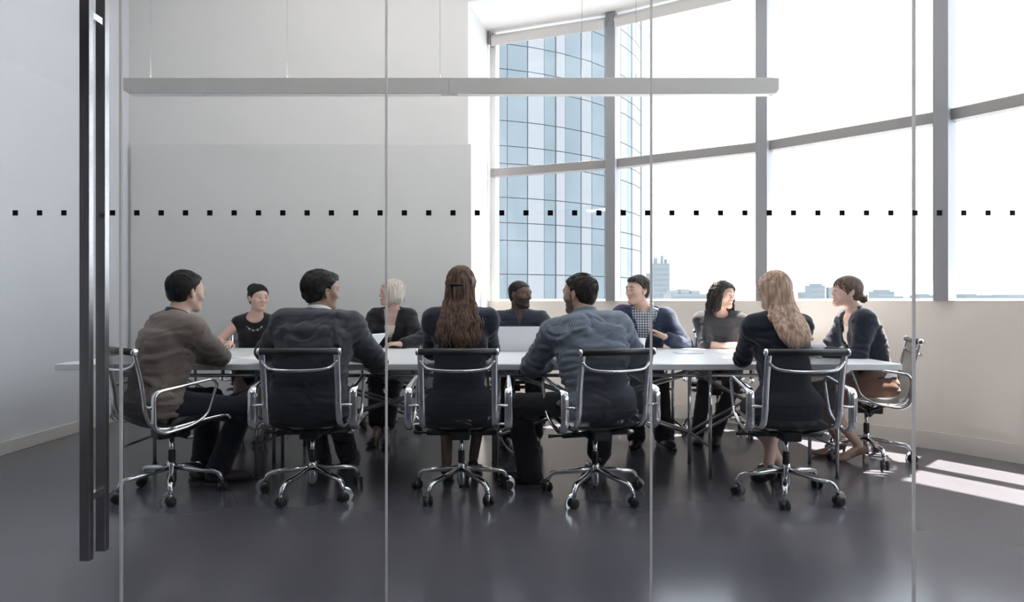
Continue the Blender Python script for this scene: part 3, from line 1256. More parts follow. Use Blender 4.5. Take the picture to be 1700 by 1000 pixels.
def ik(a, c, l1, l2, hint):
    """middle joint between a and c"""
    d = c - a
    L = np.linalg.norm(d)
    if L > (l1 + l2) * 0.995:
        c = a + d / L * (l1 + l2) * 0.995
        d = c - a
        L = np.linalg.norm(d)
    u = d / L
    x = (l1 * l1 - l2 * l2 + L * L) / (2 * L)
    y = math.sqrt(max(l1 * l1 - x * x, 1e-6))
    hv = hint - a
    hv = hv - u * (hv @ u)
    hv = unit(hv)
    return a + u * x + hv * y, c


# ---------------------------------------------------------------- materials for people
def skin_material():
    m = mat('skin', (0.5, 0.35, 0.28), 0.5, bump=0.05, bscale=300, spec=0.35)
    nt = m.node_tree
    b = nt.nodes['Principled BSDF']
    a = nt.nodes.new('ShaderNodeAttribute')
    a.attribute_name = 'tone'
    nt.links.new(a.outputs['Color'], b.inputs['Base Color'])
    b.inputs['Subsurface Weight'].default_value = 0.12
    b.inputs['Subsurface Radius'].default_value = (0.02, 0.008, 0.005)
    b.inputs['Subsurface Scale'].default_value = 0.3
    return m


def cloth(name, col, stripe=None, check=None, rough=0.85, weave=350.0, var=0.08, sheen=0.2):
    m = mat(name, col, rough, bump=0.25, bscale=weave, var=var, vscale=9, spec=0.2, sheen=sheen)
    nt = m.node_tree
    b = nt.nodes['Principled BSDF']
    t = nt.nodes.new('ShaderNodeTexCoord')
    if stripe:
        col2, per = stripe
        s = nt.nodes.new('ShaderNodeSeparateXYZ')
        nt.links.new(t.outputs['Object'], s.inputs[0])
        mu = nt.nodes.new('ShaderNodeMath')
        mu.operation = 'MULTIPLY'
        mu.inputs[1].default_value = 2 * math.pi / per
        nt.links.new(s.outputs['X'], mu.inputs[0])
        si = nt.nodes.new('ShaderNodeMath')
        si.operation = 'SINE'
        nt.links.new(mu.outputs[0], si.inputs[0])
        rr = nt.nodes.new('ShaderNodeValToRGB')
        rr.color_ramp.elements[0].position = 0.45
        rr.color_ramp.elements[1].position = 0.6
        rr.color_ramp.elements[0].color = (*col, 1)
        rr.color_ramp.elements[1].color = (*col2, 1)
        ad = nt.nodes.new('ShaderNodeMath')
        ad.operation = 'MULTIPLY_ADD'
        ad.inputs[1].default_value = 0.5
        ad.inputs[2].default_value = 0.5
        nt.links.new(si.outputs[0], ad.inputs[0])
        nt.links.new(ad.outputs[0], rr.inputs['Fac'])
        nt.links.new(rr.outputs['Color'], b.inputs['Base Color'])
    if check:
        col2, per = check
        s = nt.nodes.new('ShaderNodeSeparateXYZ')
        nt.links.new(t.outputs['Object'], s.inputs[0])
        outs = []
        for ax in ('X', 'Z'):
            mu = nt.nodes.new('ShaderNodeMath')
            mu.operation = 'MULTIPLY'
            mu.inputs[1].default_value = 1.0 / per
            nt.links.new(s.outputs[ax], mu.inputs[0])
            fr = nt.nodes.new('ShaderNodeMath')
            fr.operation = 'FRACT'
            nt.links.new(mu.outputs[0], fr.inputs[0])
            gt = nt.nodes.new('ShaderNodeMath')
            gt.operation = 'GREATER_THAN'
            gt.inputs[1].default_value = 0.5
            nt.links.new(fr.outputs[0], gt.inputs[0])
            outs.append(gt)
        ad = nt.nodes.new('ShaderNodeMath')
        ad.operation = 'ADD'
        nt.links.new(outs[0].outputs[0], ad.inputs[0])
        nt.links.new(outs[1].outputs[0], ad.inputs[1])
        dv = nt.nodes.new('ShaderNodeMath')
        dv.operation = 'MULTIPLY'
        dv.inputs[1].default_value = 0.5
        nt.links.new(ad.outputs[0], dv.inputs[0])
        mx = nt.nodes.new('ShaderNodeMix')
        mx.data_type = 'RGBA'
        mx.inputs['A'].default_value = (*col2, 1)
        mx.inputs['B'].default_value = (*col, 1)
        nt.links.new(dv.outputs[0], mx.inputs['Factor'])
        nt.links.new(mx.outputs['Result'], b.inputs['Base Color'])
    return m


def hair_material(name, c0, c1, scale=1.0):
    m = mat(name, c0, 0.5, spec=0.22)
    nt = m.node_tree
    b = nt.nodes['Principled BSDF']
    t = nt.nodes.new('ShaderNodeTexCoord')
    mp = nt.nodes.new('ShaderNodeMapping')
    mp.inputs['Scale'].default_value = (75 * scale, 75 * scale, 2.5 * scale)
    nt.links.new(t.outputs['Object'], mp.inputs['Vector'])
    n = nt.nodes.new('ShaderNodeTexNoise')
    n.inputs['Scale'].default_value = 1.0
    n.inputs['Detail'].default_value = 3
    n.inputs['Distortion'].default_value = 0.3
    nt.links.new(mp.outputs[0], n.inputs['Vector'])
    r = nt.nodes.new('ShaderNodeValToRGB')
    r.color_ramp.elements[0].position = 0.35
    r.color_ramp.elements[1].position = 0.68
    r.color_ramp.elements[0].color = (*c0, 1)
    r.color_ramp.elements[1].color = (*c1, 1)
    nt.links.new(n.outputs['Fac'], r.inputs['Fac'])
    nt.links.new(r.outputs['Color'], b.inputs['Base Color'])
    bp = nt.nodes.new('ShaderNodeBump')
    bp.inputs['Strength'].default_value = 0.5
    bp.inputs['Distance'].default_value = 0.004
    nt.links.new(n.outputs['Fac'], bp.inputs['Height'])
    nt.links.new(bp.outputs[0], b.inputs['Normal'])
    return m


M['skin'] = skin_material()
M['eye_white'] = mat('eye_white', (0.62, 0.60, 0.58), 0.3)
M['iris'] = mat('iris', (0.025, 0.016, 0.012), 0.15)
M['teeth'] = mat('teeth', (0.78, 0.76, 0.72), 0.3)
M['leather_black'] = mat('black_leather', (0.012, 0.011, 0.011), 0.32)
M['leather_brown'] = mat('brown_leather', (0.075, 0.055, 0.045), 0.5, var=0.1, vscale=20)
M['leather_tan'] = mat('tan_leather', (0.30, 0.19, 0.14), 0.45)

FAST = False


# ---------------------------------------------------------------- one person
def person(s):
    female = s.get('female', False)
    sc = s.get('scale', 0.95 if female else 1.0)
    yaw = R(s['yaw'])
    base = V(s['pos'][0], s['pos'][1], 0)
    Rw = rotz(yaw)
    loc = lambda w: Rw.T @ (np.array(w, float) - base)
    locd = lambda w: Rw.T @ np.array(w, float)
    root = empty('person', tuple(base), yaw)
    tag(root, s['label'], 'person')
    hz = s.get('hip', 0.545)

    # ---- trunk
    lean, side, twist = R(s.get('lean', 15)), R(s.get('side', 0)), R(s.get('twist', 0))
    T = s.get('torso', 0.505) * sc
    fr = [0.0, 0.22, 0.50, 0.76, 0.93, 1.04]
    cur = V(0, 0, hz)
    cs, ms = [], []
    prev = 0.0
    for i, f in enumerate(fr):
        g = 0.35 + 0.75 * f if i else 0.2
        Mi = rotz(twist * f) @ roty(side * g) @ rotx(-lean * g)
        cur = cur + Mi @ V(0, 0, 1) * (f - prev) * T
        prev = f
        cs.append(cur.copy())
        ms.append(Mi)
    sd = [m[:, 0] for m in ms]
    fd = [m[:, 1] for m in ms]
    if female:
        ws = [0.172, 0.128, 0.136, 0.146, 0.118, 0.050]
        ds = [0.120, 0.094, 0.104, 0.104, 0.078, 0.048]
    else:
        ws = [0.165, 0.150, 0.166, 0.182, 0.150, 0.062]
        ds = [0.120, 0.112, 0.124, 0.122, 0.092, 0.058]
    fat = s.get('fat', 1.0)
    ws = [w * sc * fat for w in ws]
    ds = [d * sc * fat for d in ds]
    chest = ms[4]
    shw = (0.150 if female else 0.182) * sc * s.get('shw', 1.0)
    shr = s.get('shrug', (0, 0))
    sh = {}
    for k, sg in ((0, -1), (1, 1)):       # 0 = left (-x), 1 = right
        fwd = s.get('shfwd', (0.02, 0.02))[k]
        sh[k] = cs[4] + chest @ V(sg * shw, fwd, -0.012 + shr[k])
    neck = cs[5]
    # ---- head
    hyaw = R(s['head_yaw']) - yaw
    hp_, hr_ = R(s.get('head_pitch', 0)), R(s.get('head_roll', 0))
    HM = rotz(hyaw) @ rotx(-hp_) @ roty(hr_)
    hs = sc * (0.97 if female else 1.0) * s.get('head_size', 1.0)
    nl = s.get('neck', 0.165) * sc
    hoff = locd(V(*s.get('head_shift', (0, 0, 0))))
    hc = neck + ms[5] @ V(0, 0.018, nl * 0.55) + V(0, 0.012, nl * 0.45) + hoff
    hp = lambda x, y, z: hc + HM @ (V(x, y, z) * hs)

    # ---- arms
    ua, fa = (0.275 if female else 0.30) * sc, (0.235 if female else 0.262) * sc
    arms = []
    for k in (0, 1):
        a = s['arms'][k]
        wr = loc(a['wrist'])
        el, wr = ik(sh[k], wr, ua, fa, loc(a['hint']))
        arms.append((sh[k], el, wr, unit(locd(a.get('dir', (0, 1, 0)))), unit(locd(a.get('palm', (0, 0, -1)))), a.get('curl', 0.35)))
    # ---- legs
    th, sn = (0.425 if female else 0.435) * sc, (0.40 if female else 0.415) * sc
    legs = []
    for k, sg in ((0, -1), (1, 1)):
        l = s['legs'][k]
        hip = cs[0] + V(sg * 0.088 * sc, 0.02, -0.015)
        an = loc(l['ankle'])
        kn, an = ik(hip, an, th, sn, loc(l['hint']))
        legs.append((hip, kn, an, unit(V(*locd(l['toe'])[:2], 0))))
    # ---------------------------------------------------------------- body field
    B = Field()
    B.loft(cs, sd, fd, [w * 0.97 for w in ws], [d * 0.97 for d in ds], 0.03)
    ar = (0.047, 0.037, 0.0245) if female else (0.058, 0.044, 0.029)
    ar = [q * sc for q in ar]
    lr = (0.078, 0.052, 0.036) if female else (0.082, 0.058, 0.040)
    lr = [q * sc for q in lr]
    for k in (0, 1):
        a, e, w, hd, pn, cl = arms[k]
        B.cone(cs[4] + chest @ V((1, -1)[k == 0] * 0.05, 0, 0.0), a, 0.06 * sc, ar[0], 0.05)
        B.cone(a, e, ar[0], ar[1], 0.03)
        B.cone(e, w, ar[1] * 0.98, ar[2], 0.012)
        mid = e + (w - e) * 0.28
        B.ell(mid, (ar[1] * 1.08,) * 3, None, 0.03)
        # hand
        sidev = unit(np.cross(hd, pn))
        if k == 0:
            sidev = -sidev                      # points to the thumb side
        pn_ = unit(np.cross(sidev, hd)) * (1 if np.dot(np.cross(sidev, hd), pn) > 0 else -1)
        hl = (0.175 if female else 0.19) * sc
        HMt = np.stack([sidev, hd, pn_], 1)
        hk = lambda x, y, z: w + HMt @ (V(x, y, z) * hl / 0.19)
        B.cone(w, hk(0, 0.03, 0), ar[2] * 0.95, 0.021, 0.015)
        B.ell(hk(0.0, 0.052, 0.0), (0.041 * hl / 0.19, 0.050 * hl / 0.19, 0.0155 * hl / 0.19), HMt, 0.012)
        for j, (bx, by, ln) in enumerate(((0.031, 0.088, 0.072), (0.0105, 0.094, 0.080), (-0.0105, 0.090, 0.074), (-0.030, 0.080, 0.058))):
            spread = (0.10, 0.03, -0.03, -0.10)[j]
            p = V(bx, by, 0.0)
            pts = [hk(bx * 0.9, by - 0.03, 0.0), hk(*p)]
            ang = 0.0
            for q, fr_ in enumerate((0.45, 0.31, 0.24)):
                ang += cl * (0.75, 1.0, 0.7)[q]
                p = p + V(math.sin(spread) * ln * fr_, math.cos(spread) * math.cos(ang) * ln * fr_, math.sin(ang) * ln * fr_)
                pts.append(hk(*p))
            rr = [0.0088, 0.0090, 0.0080, 0.0074, 0.0064]
            rr = [q * hl / 0.19 * (0.9 if j == 3 else 1) for q in rr]
            B.chain(pts, rr, 0.0035)
        tpts = [hk(0.022, 0.018, 0.006), hk(0.044, 0.045, 0.014), hk(0.056, 0.072, 0.018 + 0.02 * cl), hk(0.060, 0.094, 0.02 + 0.04 * cl)]
        B.chain(tpts, [0.015 * hl / .19, 0.0125 * hl / .19, 0.0100 * hl / .19, 0.0075 * hl / .19], 0.006)
    for k in (0, 1):
        h_, kn, an, toe = legs[k]
        B.cone(h_, kn, lr[0], lr[1], 0.03)
        B.cone(kn, an, lr[1] * 0.95, lr[2] * 0.92, 0.02)
        cf = kn + (an - kn) * 0.30 - toe * 0.014
        B.ell(cf, (lr[1] * 0.98, lr[1] * 0.98, lr[1] * 1.7), None, 0.04)
        hf = s.get('heel', 0.0)
        B.cone(an - toe * 0.02 - V(0, 0, 0.035), an + toe * 0.10 - V(0, 0, 0.058 + hf), 0.028 * sc, 0.019 * sc, 0.02)
        B.cone(an + toe * 0.10 - V(0, 0, 0.058 + hf), an + toe * 0.14 - V(0, 0, 0.062 + hf), 0.019 * sc, 0.015 * sc, 0.02)
    # neck and head
    nr = (0.045 if female else 0.057) * sc
    B.cone(neck + ms[5] @ V(0, -0.004, -0.03), hp(0, -0.022, -0.075), nr * 1.12, nr, 0.035)
    hd_ops(B, hp, HM, hs, female, s)
    sit_flat(B, dict(cs=cs), 0.470)
    v, q = surface(B, 0.0075 if FAST else 0.0053)
    # skin tones
    base_c = np.array(s['skin'])
    cols = np.tile(base_c, (len(v), 1))
    hl_ = (v - hc) @ HM / hs
    fx, fy, fz = hl_.T
    inhead = (np.abs(fz) < 0.14) & (np.abs(fx) < 0.09) & (np.abs(fy) < 0.15)

    def paint(mask_w, c):
        nonlocal cols
        w = np.clip(mask_w, 0, 1)[:, None] * inhead[:, None]
        cols = cols * (1 - w) + np.array(c) * w
    sm = lambda x: np.clip(x, 0, 1)
    # cheeks and nose a little redder, lips
    paint(0.35 * sm(1 - np.hypot(np.abs(fx) - 0.042, fz + 0.03) / 0.03) * (fy > 0.03), base_c * np.array([1.05, 0.80, 0.76]))
    if s.get('beard'):
        bw = sm((-0.030 - fz - 0.35 * np.maximum(0.045 - fy, 0) * 0) / 0.012) * sm((fy + 0.0) / 0.012)
        bw = bw * sm((0.125 + fz) / 0.01 + 1) * (1 - sm(1 - np.hypot(fx, (fz + 0.045)) / 0.012))
        side_b = sm((fy + 0.002) / 0.01) * sm((0.030 - fy) / 0.01) * sm((0.01 - fz) / 0.02) * (np.abs(fx) > 0.05)
        paint(s['beard'] * np.maximum(bw, side_b), s['beard_col'])
    if s.get('smile'):
        lipw = sm(1.6 - np.hypot(fx / 0.027, (fz + 0.066 - 9.0 * fx * fx) / 0.0105) * 1.15) * (fy > 0.07)
    else:
        lipw = sm(1.6 - np.hypot(fx / 0.023, (fz + 0.068) / 0.0090) * 1.15) * (fy > 0.07)
    paint(lipw * 0.85, s.get('lip', base_c * np.array([0.85, 0.52, 0.52])))
    if not s.get('heel'):          # dark socks
        tw = np.clip((0.34 - v[:, 2]) / 0.01, 0, 1)[:, None]
        cols = cols * (1 - tw) + np.array((0.012, 0.012, 0.015)) * tw
    if s.get('tights'):
        low = sm((0.62 - v[:, 2]) / 0.02) * 0
        hipd = v[:, 2] < 0.60
        tw = np.zeros(len(v))
        for (h_, kn, an, toe) in legs:
            for a_, b_ in ((h_, kn), (kn, an)):
                ab = b_ - a_
                t = np.clip((v - a_) @ ab / (ab @ ab), 0, 1.1)
                dd = np.linalg.norm(v - a_ - t[:, None] * ab, axis=1)
                tw = np.maximum(tw, (dd < 0.10).astype(float))
            tw = np.maximum(tw, ((v[:, 2] < 0.15)).astype(float))
        tw = tw * hipd
        cols = cols * (1 - tw[:, None]) + np.array(s['tights']) * tw[:, None]
    np_mesh('body', v, q, M['skin'], root, cols)

    # ---- eyes, brows, lips detail
    for sg in (-1, 1):
        c = hp(sg * 0.0315, 0.0800, 0.003)
        e = MB()
        e.lathe([(0.001, -0.0125), (0.008, -0.0096), (0.0118, -0.004), (0.0125, 0), (0.0118, 0.004), (0.008, 0.0096), (0.001, 0.0125)], 12)
        vv = [HM @ (np.array(p) * hs * np.array([1.05, 1.0, 0.62])) + c for p in e.v]
        eo = link_mesh('eye', vv, e.f, M['eye_white'], root, True)
        gz = s.get('gaze', 0.0)
        ic = hp(sg * 0.0315 + gz * 0.005, 0.0800 + 0.0098, 0.0025)
        i_ = MB().lathe([(0.0062, -0.004), (0.0058, 0.0022), (0.003, 0.0040), (0.0005, 0.0044)], 12, (0, 0, 0), 'y')
        vv = [HM @ (np.array(p) * hs) + ic for p in i_.v]
        link_mesh('iris', vv, i_.f, M['iris'], eo, True)
        # upper lid line
        pts = [hp(sg * (0.0165 + 0.030 * t), 0.0915 - 0.010 * t * t, 0.0065 + 0.0065 * math.sin(math.pi * (0.1 + 0.75 * t))) for t in (0, .25, .5, .75, 1)]
        MB().tube(pts, [0.0010, 0.0021, 0.0025, 0.0022, 0.001], 6).build('eyelid', s['hairmat'] if s.get('dark_lash', True) is False else M['iris'], root, True)
        pts = [hp(sg * (0.014 + 0.040 * t), 0.1005 - 0.005 * t - 0.014 * t ** 4, 0.0225 + 0.0075 * math.sin(math.pi * (0.28 + 0.55 * t))) for t in (0, .2, .4, .6, .8, 1)]
        th_ = s.get('brow', 0.0024 if female else 0.0034)
        MB().tube(pts, [th_ * q for q in (0.7, 1, 1, 0.9, 0.7, 0.3)], 6).build('eyebrow', s.get('browmat', s['hairmat']), root, True)
    if s.get('smile'):
        v_ = []
        f_ = []
        nn = 8
        for i in range(nn + 1):
            t = -1 + 2 * i / nn
            zc_ = -0.0650 + 0.0085 * t * t
            hh = 0.0062 * (1 - t * t) + 0.0006
            yy = 0.1014 - 0.011 * t * t
            v_ += [hp(t * 0.024, yy, zc_ + hh), hp(t * 0.024, yy, zc_ - hh), hp(t * 0.024, yy - 0.010, zc_ + hh), hp(t * 0.024, yy - 0.010, zc_ - hh)]
        for i in range(nn):
            a = 4 * i
            f_ += [(a, a + 1, a + 5, a + 4), (a + 2, a + 6, a + 7, a + 3), (a, a + 4, a + 6, a + 2), (a + 1, a + 3, a + 7, a + 5)]
        link_mesh('teeth', v_, f_, M['teeth'], root, True)

    K = dict(root=root, cs=cs, ms=ms, sd=sd, fd=fd, ws=ws, ds=ds, sh=sh, arms=arms, legs=legs, neck=neck, hp=hp, HM=HM, hc=hc, hs=hs,
             chest=chest, ar=ar, lr=lr, nr=nr, sc=sc, female=female, s=s, loc=loc, Rw=Rw)
    for g in s['wear']:
        g[0](K, *g[1:])
    return K


def hd_ops(B, hp, HM, hs, female, s):
    E = lambda c, r, k=0.02, mode='u': B.ell(hp(*c), np.array(r) * hs, HM, k, mode)
    jaw = s.get('jaw', 0.92 if female else 1.0)
    E((0, -0.018, 0.032), (0.076, 0.096, 0.084), 0.02)
    E((0, 0.030, 0.030), (0.064, 0.062, 0.060), 0.03)
    E((0, 0.030, -0.036), (0.058 * jaw, 0.058, 0.076), 0.03)
    B.cone(hp(-0.050 * jaw, 0.0, -0.055), hp(-0.014, 0.072, -0.098), 0.020 * hs, 0.018 * hs, 0.03)
    B.cone(hp(0.050 * jaw, 0.0, -0.055), hp(0.014, 0.072, -0.098), 0.020 * hs, 0.018 * hs, 0.03)
    E((0, 0.076, -0.098), (0.022 * jaw, 0.019, 0.018), 0.02)
    for sg in (-1, 1):
        E((sg * 0.043, 0.056, -0.022), (0.026, 0.028, 0.026), 0.03)
        E((sg * 0.032, 0.105, 0.002), (0.0175, 0.018, 0.0125), 0.014, 's')
    B.cone(hp(-0.038, 0.080, 0.022), hp(0.038, 0.080, 0.022), (0.011 if female else 0.0135) * hs, (0.011 if female else 0.0135) * hs, 0.022)
    ns = s.get('nose', 1.0)
    ny_ = 0.1065 if female else 0.1105
    B.cone(hp(0, 0.086, 0.014), hp(0, ny_, -0.028), 0.0082 * hs, (0.0098 if female else 0.0115) * hs * ns, 0.018)
    for sg in (-1, 1):
        E((sg * 0.0125 * ns, 0.099, -0.034), (0.0095 * ns, 0.012, 0.0085), 0.010)
    # lips
    sml = 1.0 if s.get('smile') else 0.0
    lw_ = 0.021 + 0.006 * sml
    lz = -0.066 + 0.003 * sml
    cz = 0.001 + 0.006 * sml
    for t0, t1 in ((-1, 0), (0, 1)):
        up = 0.0045
        up = 0.0045 + 0.002 * sml
        dn_ = 0.008 + 0.0045 * sml
        B.cone(hp(t0 * lw_, 0.097 - 0.011 * t0 * t0, lz + (up if t0 == 0 else cz)), hp(t1 * lw_, 0.097 - 0.011 * t1 * t1, lz + (up if t1 == 0 else cz)), 0.0052 * hs, 0.0052 * hs, 0.008)
        B.cone(hp(t0 * lw_ * 0.92, 0.096 - 0.011 * t0 * t0, lz - (dn_ if t0 == 0 else -cz)), hp(t1 * lw_ * 0.92, 0.096 - 0.011 * t1 * t1, lz - (dn_ if t1 == 0 else -cz)), 0.0055 * hs, 0.0055 * hs, 0.008)
    # ears
    for sg in (-1, 1):
        c = hp(sg * 0.079, -0.008, -0.010)
        Em = HM @ rotz(sg * 0.45) @ rotx(0.15)
        B.ell(c, np.array((0.0085, 0.020, 0.032)) * hs, Em, 0.008)
        B.ell(hp(sg * 0.089, 0.002, -0.006), np.array((0.007, 0.011, 0.018)) * hs, Em, 0.006, 's')


# ---------------------------------------------------------------- garments
def trunk(F, K, t, i0=0, i1=5, top=True):
    F.loft(K['cs'][i0:i1 + 1], K['sd'][i0:i1 + 1], K['fd'][i0:i1 + 1],
           [w + t for w in K['ws'][i0:i1 + 1]], [d + t for d in K['ds'][i0:i1 + 1]], 0.02)


def wrinkle(F, amp=0.004, scale=(14, 14, 30), off=0.0):
    lo, hi = F.bounds()

    def f(p):
        q = p * np.array(scale) + off
        w = vnoise(p * 7 + off) * 1.2
        q = q + w[:, None]
        rid = 0.35 - np.abs(vnoise(q * 0.8 + 11))
        return amp * (0.7 * vnoise(q) + 1.1 * rid + 0.35 * vnoise(q * 2.1 + 5) - 0.75)
    F.op(f, lo, hi, 0.0, 'd')


def sleeve_folds(F, e, amp=0.004, rad=0.16, dirv=None, freq=150.0):
    e = np.array(e)

    def f(p):
        q = p - e
        r = np.linalg.norm(q, axis=1)
        w = np.clip(1 - r / rad, 0, 1)
        s_ = q @ dirv if dirv is not None else q[:, 2]
        return amp * w * np.sin(s_ * freq + 2.5 * vnoise(p * 18))
    F.op(f, e - rad, e + rad, 0.0, 'd')


def half(K, o, nvec, F, k=0.004, r=1.2):
    """remove everything on the side nvec points to"""
    o, nvec = np.array(o), unit(np.array(nvec))
    lo, hi = F.bounds()
    F.op(lambda p: -((p - o) @ nvec), lo, hi, k, 's')


def sit_flat(F, K, z=0.462):
    """cloth pressed flat on the seat"""
    c = K['cs'][0]

    def f(p):
        q = np.abs(p - V(c[0], c[1] - 0.05, 0)) - V(0.30, 0.27, 0)
        return np.maximum(np.maximum(q[:, 0], q[:, 1]), np.maximum(p[:, 2] - z, 0.28 - p[:, 2]))
    F.op(f, V(c[0] - 0.3, c[1] - 0.35, 0.28), V(c[0] + 0.3, c[1] + 0.25, z), 0.02, 's')


def top_garment(K, name, material, t=0.012, sleeves=(1.0, 1.0), hem=0.06, vneck=None, scoop=None, label=None, shoulder=0.0, folds=0.0055,
                collar_h=None, cuff=0.0, boat=None):
    """sweater, shirt or jacket; sleeves = how far down the forearm (1 = wrist, 0.5 = elbow, <0.5 upper arm)"""
    F = Field()
    cs, ms = K['cs'], K['ms']
    trunk(F, K, t, 0, 4)
    # yoke up to the neck
    F.cone(cs[4], K['neck'] + ms[5] @ V(0, -0.002, -0.022), K['ds'][4] * 0.72 + t * 0.4, K['nr'] * 1.02 + t * 0.4, 0.035)
    if K['female']:
        for sg in (-1, 1):
            F.ell(cs[3] + ms[3] @ V(sg * 0.062, K['ds'][3] * 0.72, -0.045), np.array((0.058, 0.052, 0.058)) * K['sc'], ms[3], 0.05)
    # skirt of the garment over the hips
    dn = ms[0] @ V(0, 0, -1)
    F.loft([cs[0] + dn * hem, cs[0]], [K['sd'][0]] * 2, [K['fd'][0]] * 2, [K['ws'][0] + t * 1.3] * 2, [K['ds'][0] + t * 1.3] * 2, 0.03)
    for k in (0, 1):
        a, e, w = K['arms'][k][:3]
        L = sleeves[k]
        ar = K['ar']
        F.cone(cs[4] + K['chest'] @ V((1 if k else -1) * 0.05, 0, 0.0), a + K['chest'] @ V(0, 0, shoulder), 0.065 * K['sc'] + t, ar[0] + t * 1.1 + shoulder, 0.05)
        if L <= 0.0:
            continue
        if L < 0.5:
            e2 = a + (e - a) * (L / 0.5)
            r2 = ar[0] + (ar[1] - ar[0]) * (L / 0.5)
            F.cone(a, e2, ar[0] + t * 1.1, r2 + t * 1.4 + cuff, 0.03)
        else:
            F.cone(a, e, ar[0] + t * 1.1, ar[1] + t * 1.15, 0.03)
            w2 = e + (w - e) * ((L - 0.5) / 0.5)
            F.cone(e, w2, ar[1] + t * 1.1, ar[2] + (ar[1] - ar[2]) * (1 - (L - 0.5) / 0.5) + t * 1.1 + cuff, 0.012)
            hfw = unit(w - e)
            if L > 0.75:
                half(K, w2, hfw, F) if False else None
        if folds and L >= 0.5:
            sleeve_folds(F, e, folds * 0.9, 0.15, unit(e - a), 120)
            sleeve_folds(F, a + (e - a) * 0.1, folds * 0.6, 0.14, unit(e - a), 90)
    if folds:
        wrinkle(F, folds * 0.8, (9, 9, 26), 3.1 * len(K['s']['label']))
    sit_flat(F, K)
    if hem < 0.03:
        half(K, cs[0] + V(0, 0, 0.055), V(0, -0.1, -1), F)
    if name in ('blouse', 'top'):
        half(K, cs[1], V(0, 0, -1), F)
    # neck openings (chest frame)
    o = K['neck'].copy()
    C = K['chest']
    lo, hi = F.bounds()
    if vneck:
        depth, half_w = vneck

        def cut(p):
            u = (p - o) @ C
            wv = half_w * np.clip((u[:, 2] + depth) / depth, -0.2, 1.3)
            return np.maximum(np.maximum(np.abs(u[:, 0]) - wv, -(u[:, 1] - 0.0)), -(u[:, 2] + depth))
        F.op(cut, o - 0.4, o + 0.4, 0.004, 's')
    if scoop:
        rr, dz = scoop
        c = o + C @ V(0, 0.05, dz)
        F.ell(c, (rr, rr * 1.1, rr * 0.8), C, 0.006, 's')
    v, q = surface(F, 0.009 if FAST else 0.0065)
    ob = np_mesh(name, v, q, material, K['root'])
    if label:
        ob['label'] = label
    return ob


def trousers(K, name, material, t=0.014, ankle=1.0, flare=0.016, label=None):
    F = Field()
    cs, ms = K['cs'], K['ms']
    F.loft([cs[0] + ms[0] @ V(0, 0, -0.05), cs[0], cs[1]], [K['sd'][0]] * 2 + [K['sd'][1]], [K['fd'][0]] * 2 + [K['fd'][1]],
           [K['ws'][0] - 0.01 + t * 0.5, K['ws'][0] + t * 0.6, K['ws'][1] + t * 0.4], [K['ds'][0] + t * 0.5, K['ds'][0] + t * 0.6, K['ds'][1] + t * 0.4], 0.02)
    for h_, kn, an, toe in K['legs']:
        F.cone(h_, kn, K['lr'][0] + t * 0.7, K['lr'][1] + t, 0.03)
        a2 = kn + (an - kn) * ankle
        F.cone(kn, a2 + V(0, 0, -0.02), K['lr'][1] + t * 0.9, K['lr'][2] + t + flare, 0.02)
        sleeve_folds(F, kn, 0.005, 0.16, unit(an - kn), 110)
        sleeve_folds(F, a2, 0.004, 0.12, unit(an - kn), 130)
        fl_ = a2 + unit(an - kn) * 0.055
        half(K, fl_, unit(an - kn), F) if False else None
    wrinkle(F, 0.003, (12, 12, 22), 9.7)
    sit_flat(F, K)
    v, q = surface(F, 0.009 if FAST else 0.007)
    ob = np_mesh(name, v, q, material, K['root'])
    if label:
        ob['label'] = label


def skirt(K, name, material, t=0.012, down=0.95):
    F = Field()
    cs, ms = K['cs'], K['ms']
    F.loft([cs[0] + ms[0] @ V(0, 0, -0.03), cs[0], cs[1]], [K['sd'][0]] * 2 + [K['sd'][1]], [K['fd'][0]] * 2 + [K['fd'][1]],
           [K['ws'][0] + t, K['ws'][0] + t, K['ws'][1] + t], [K['ds'][0] + t, K['ds'][0] + t, K['ds'][1] + t], 0.02)
    (h0, k0, _, _), (h1, k1, _, _) = K['legs']
    e0, e1 = h0 + (k0 - h0) * down, h1 + (k1 - h1) * down
    F.cone(h0, e0, K['lr'][0] + t, K['lr'][1] + t * 1.5, 0.06)
    F.cone(h1, e1, K['lr'][0] + t, K['lr'][1] + t * 1.5, 0.06)
    F.cone((h0 + h1) / 2, (e0 + e1) / 2, K['lr'][0] * 0.95, K['lr'][1], 0.06)
    wrinkle(F, 0.003, (14, 9, 20), 2.2)
    sit_flat(F, K)
    v, q = surface(F, 0.009 if FAST else 0.007)
    np_mesh(name, v, q, material, K['root'])


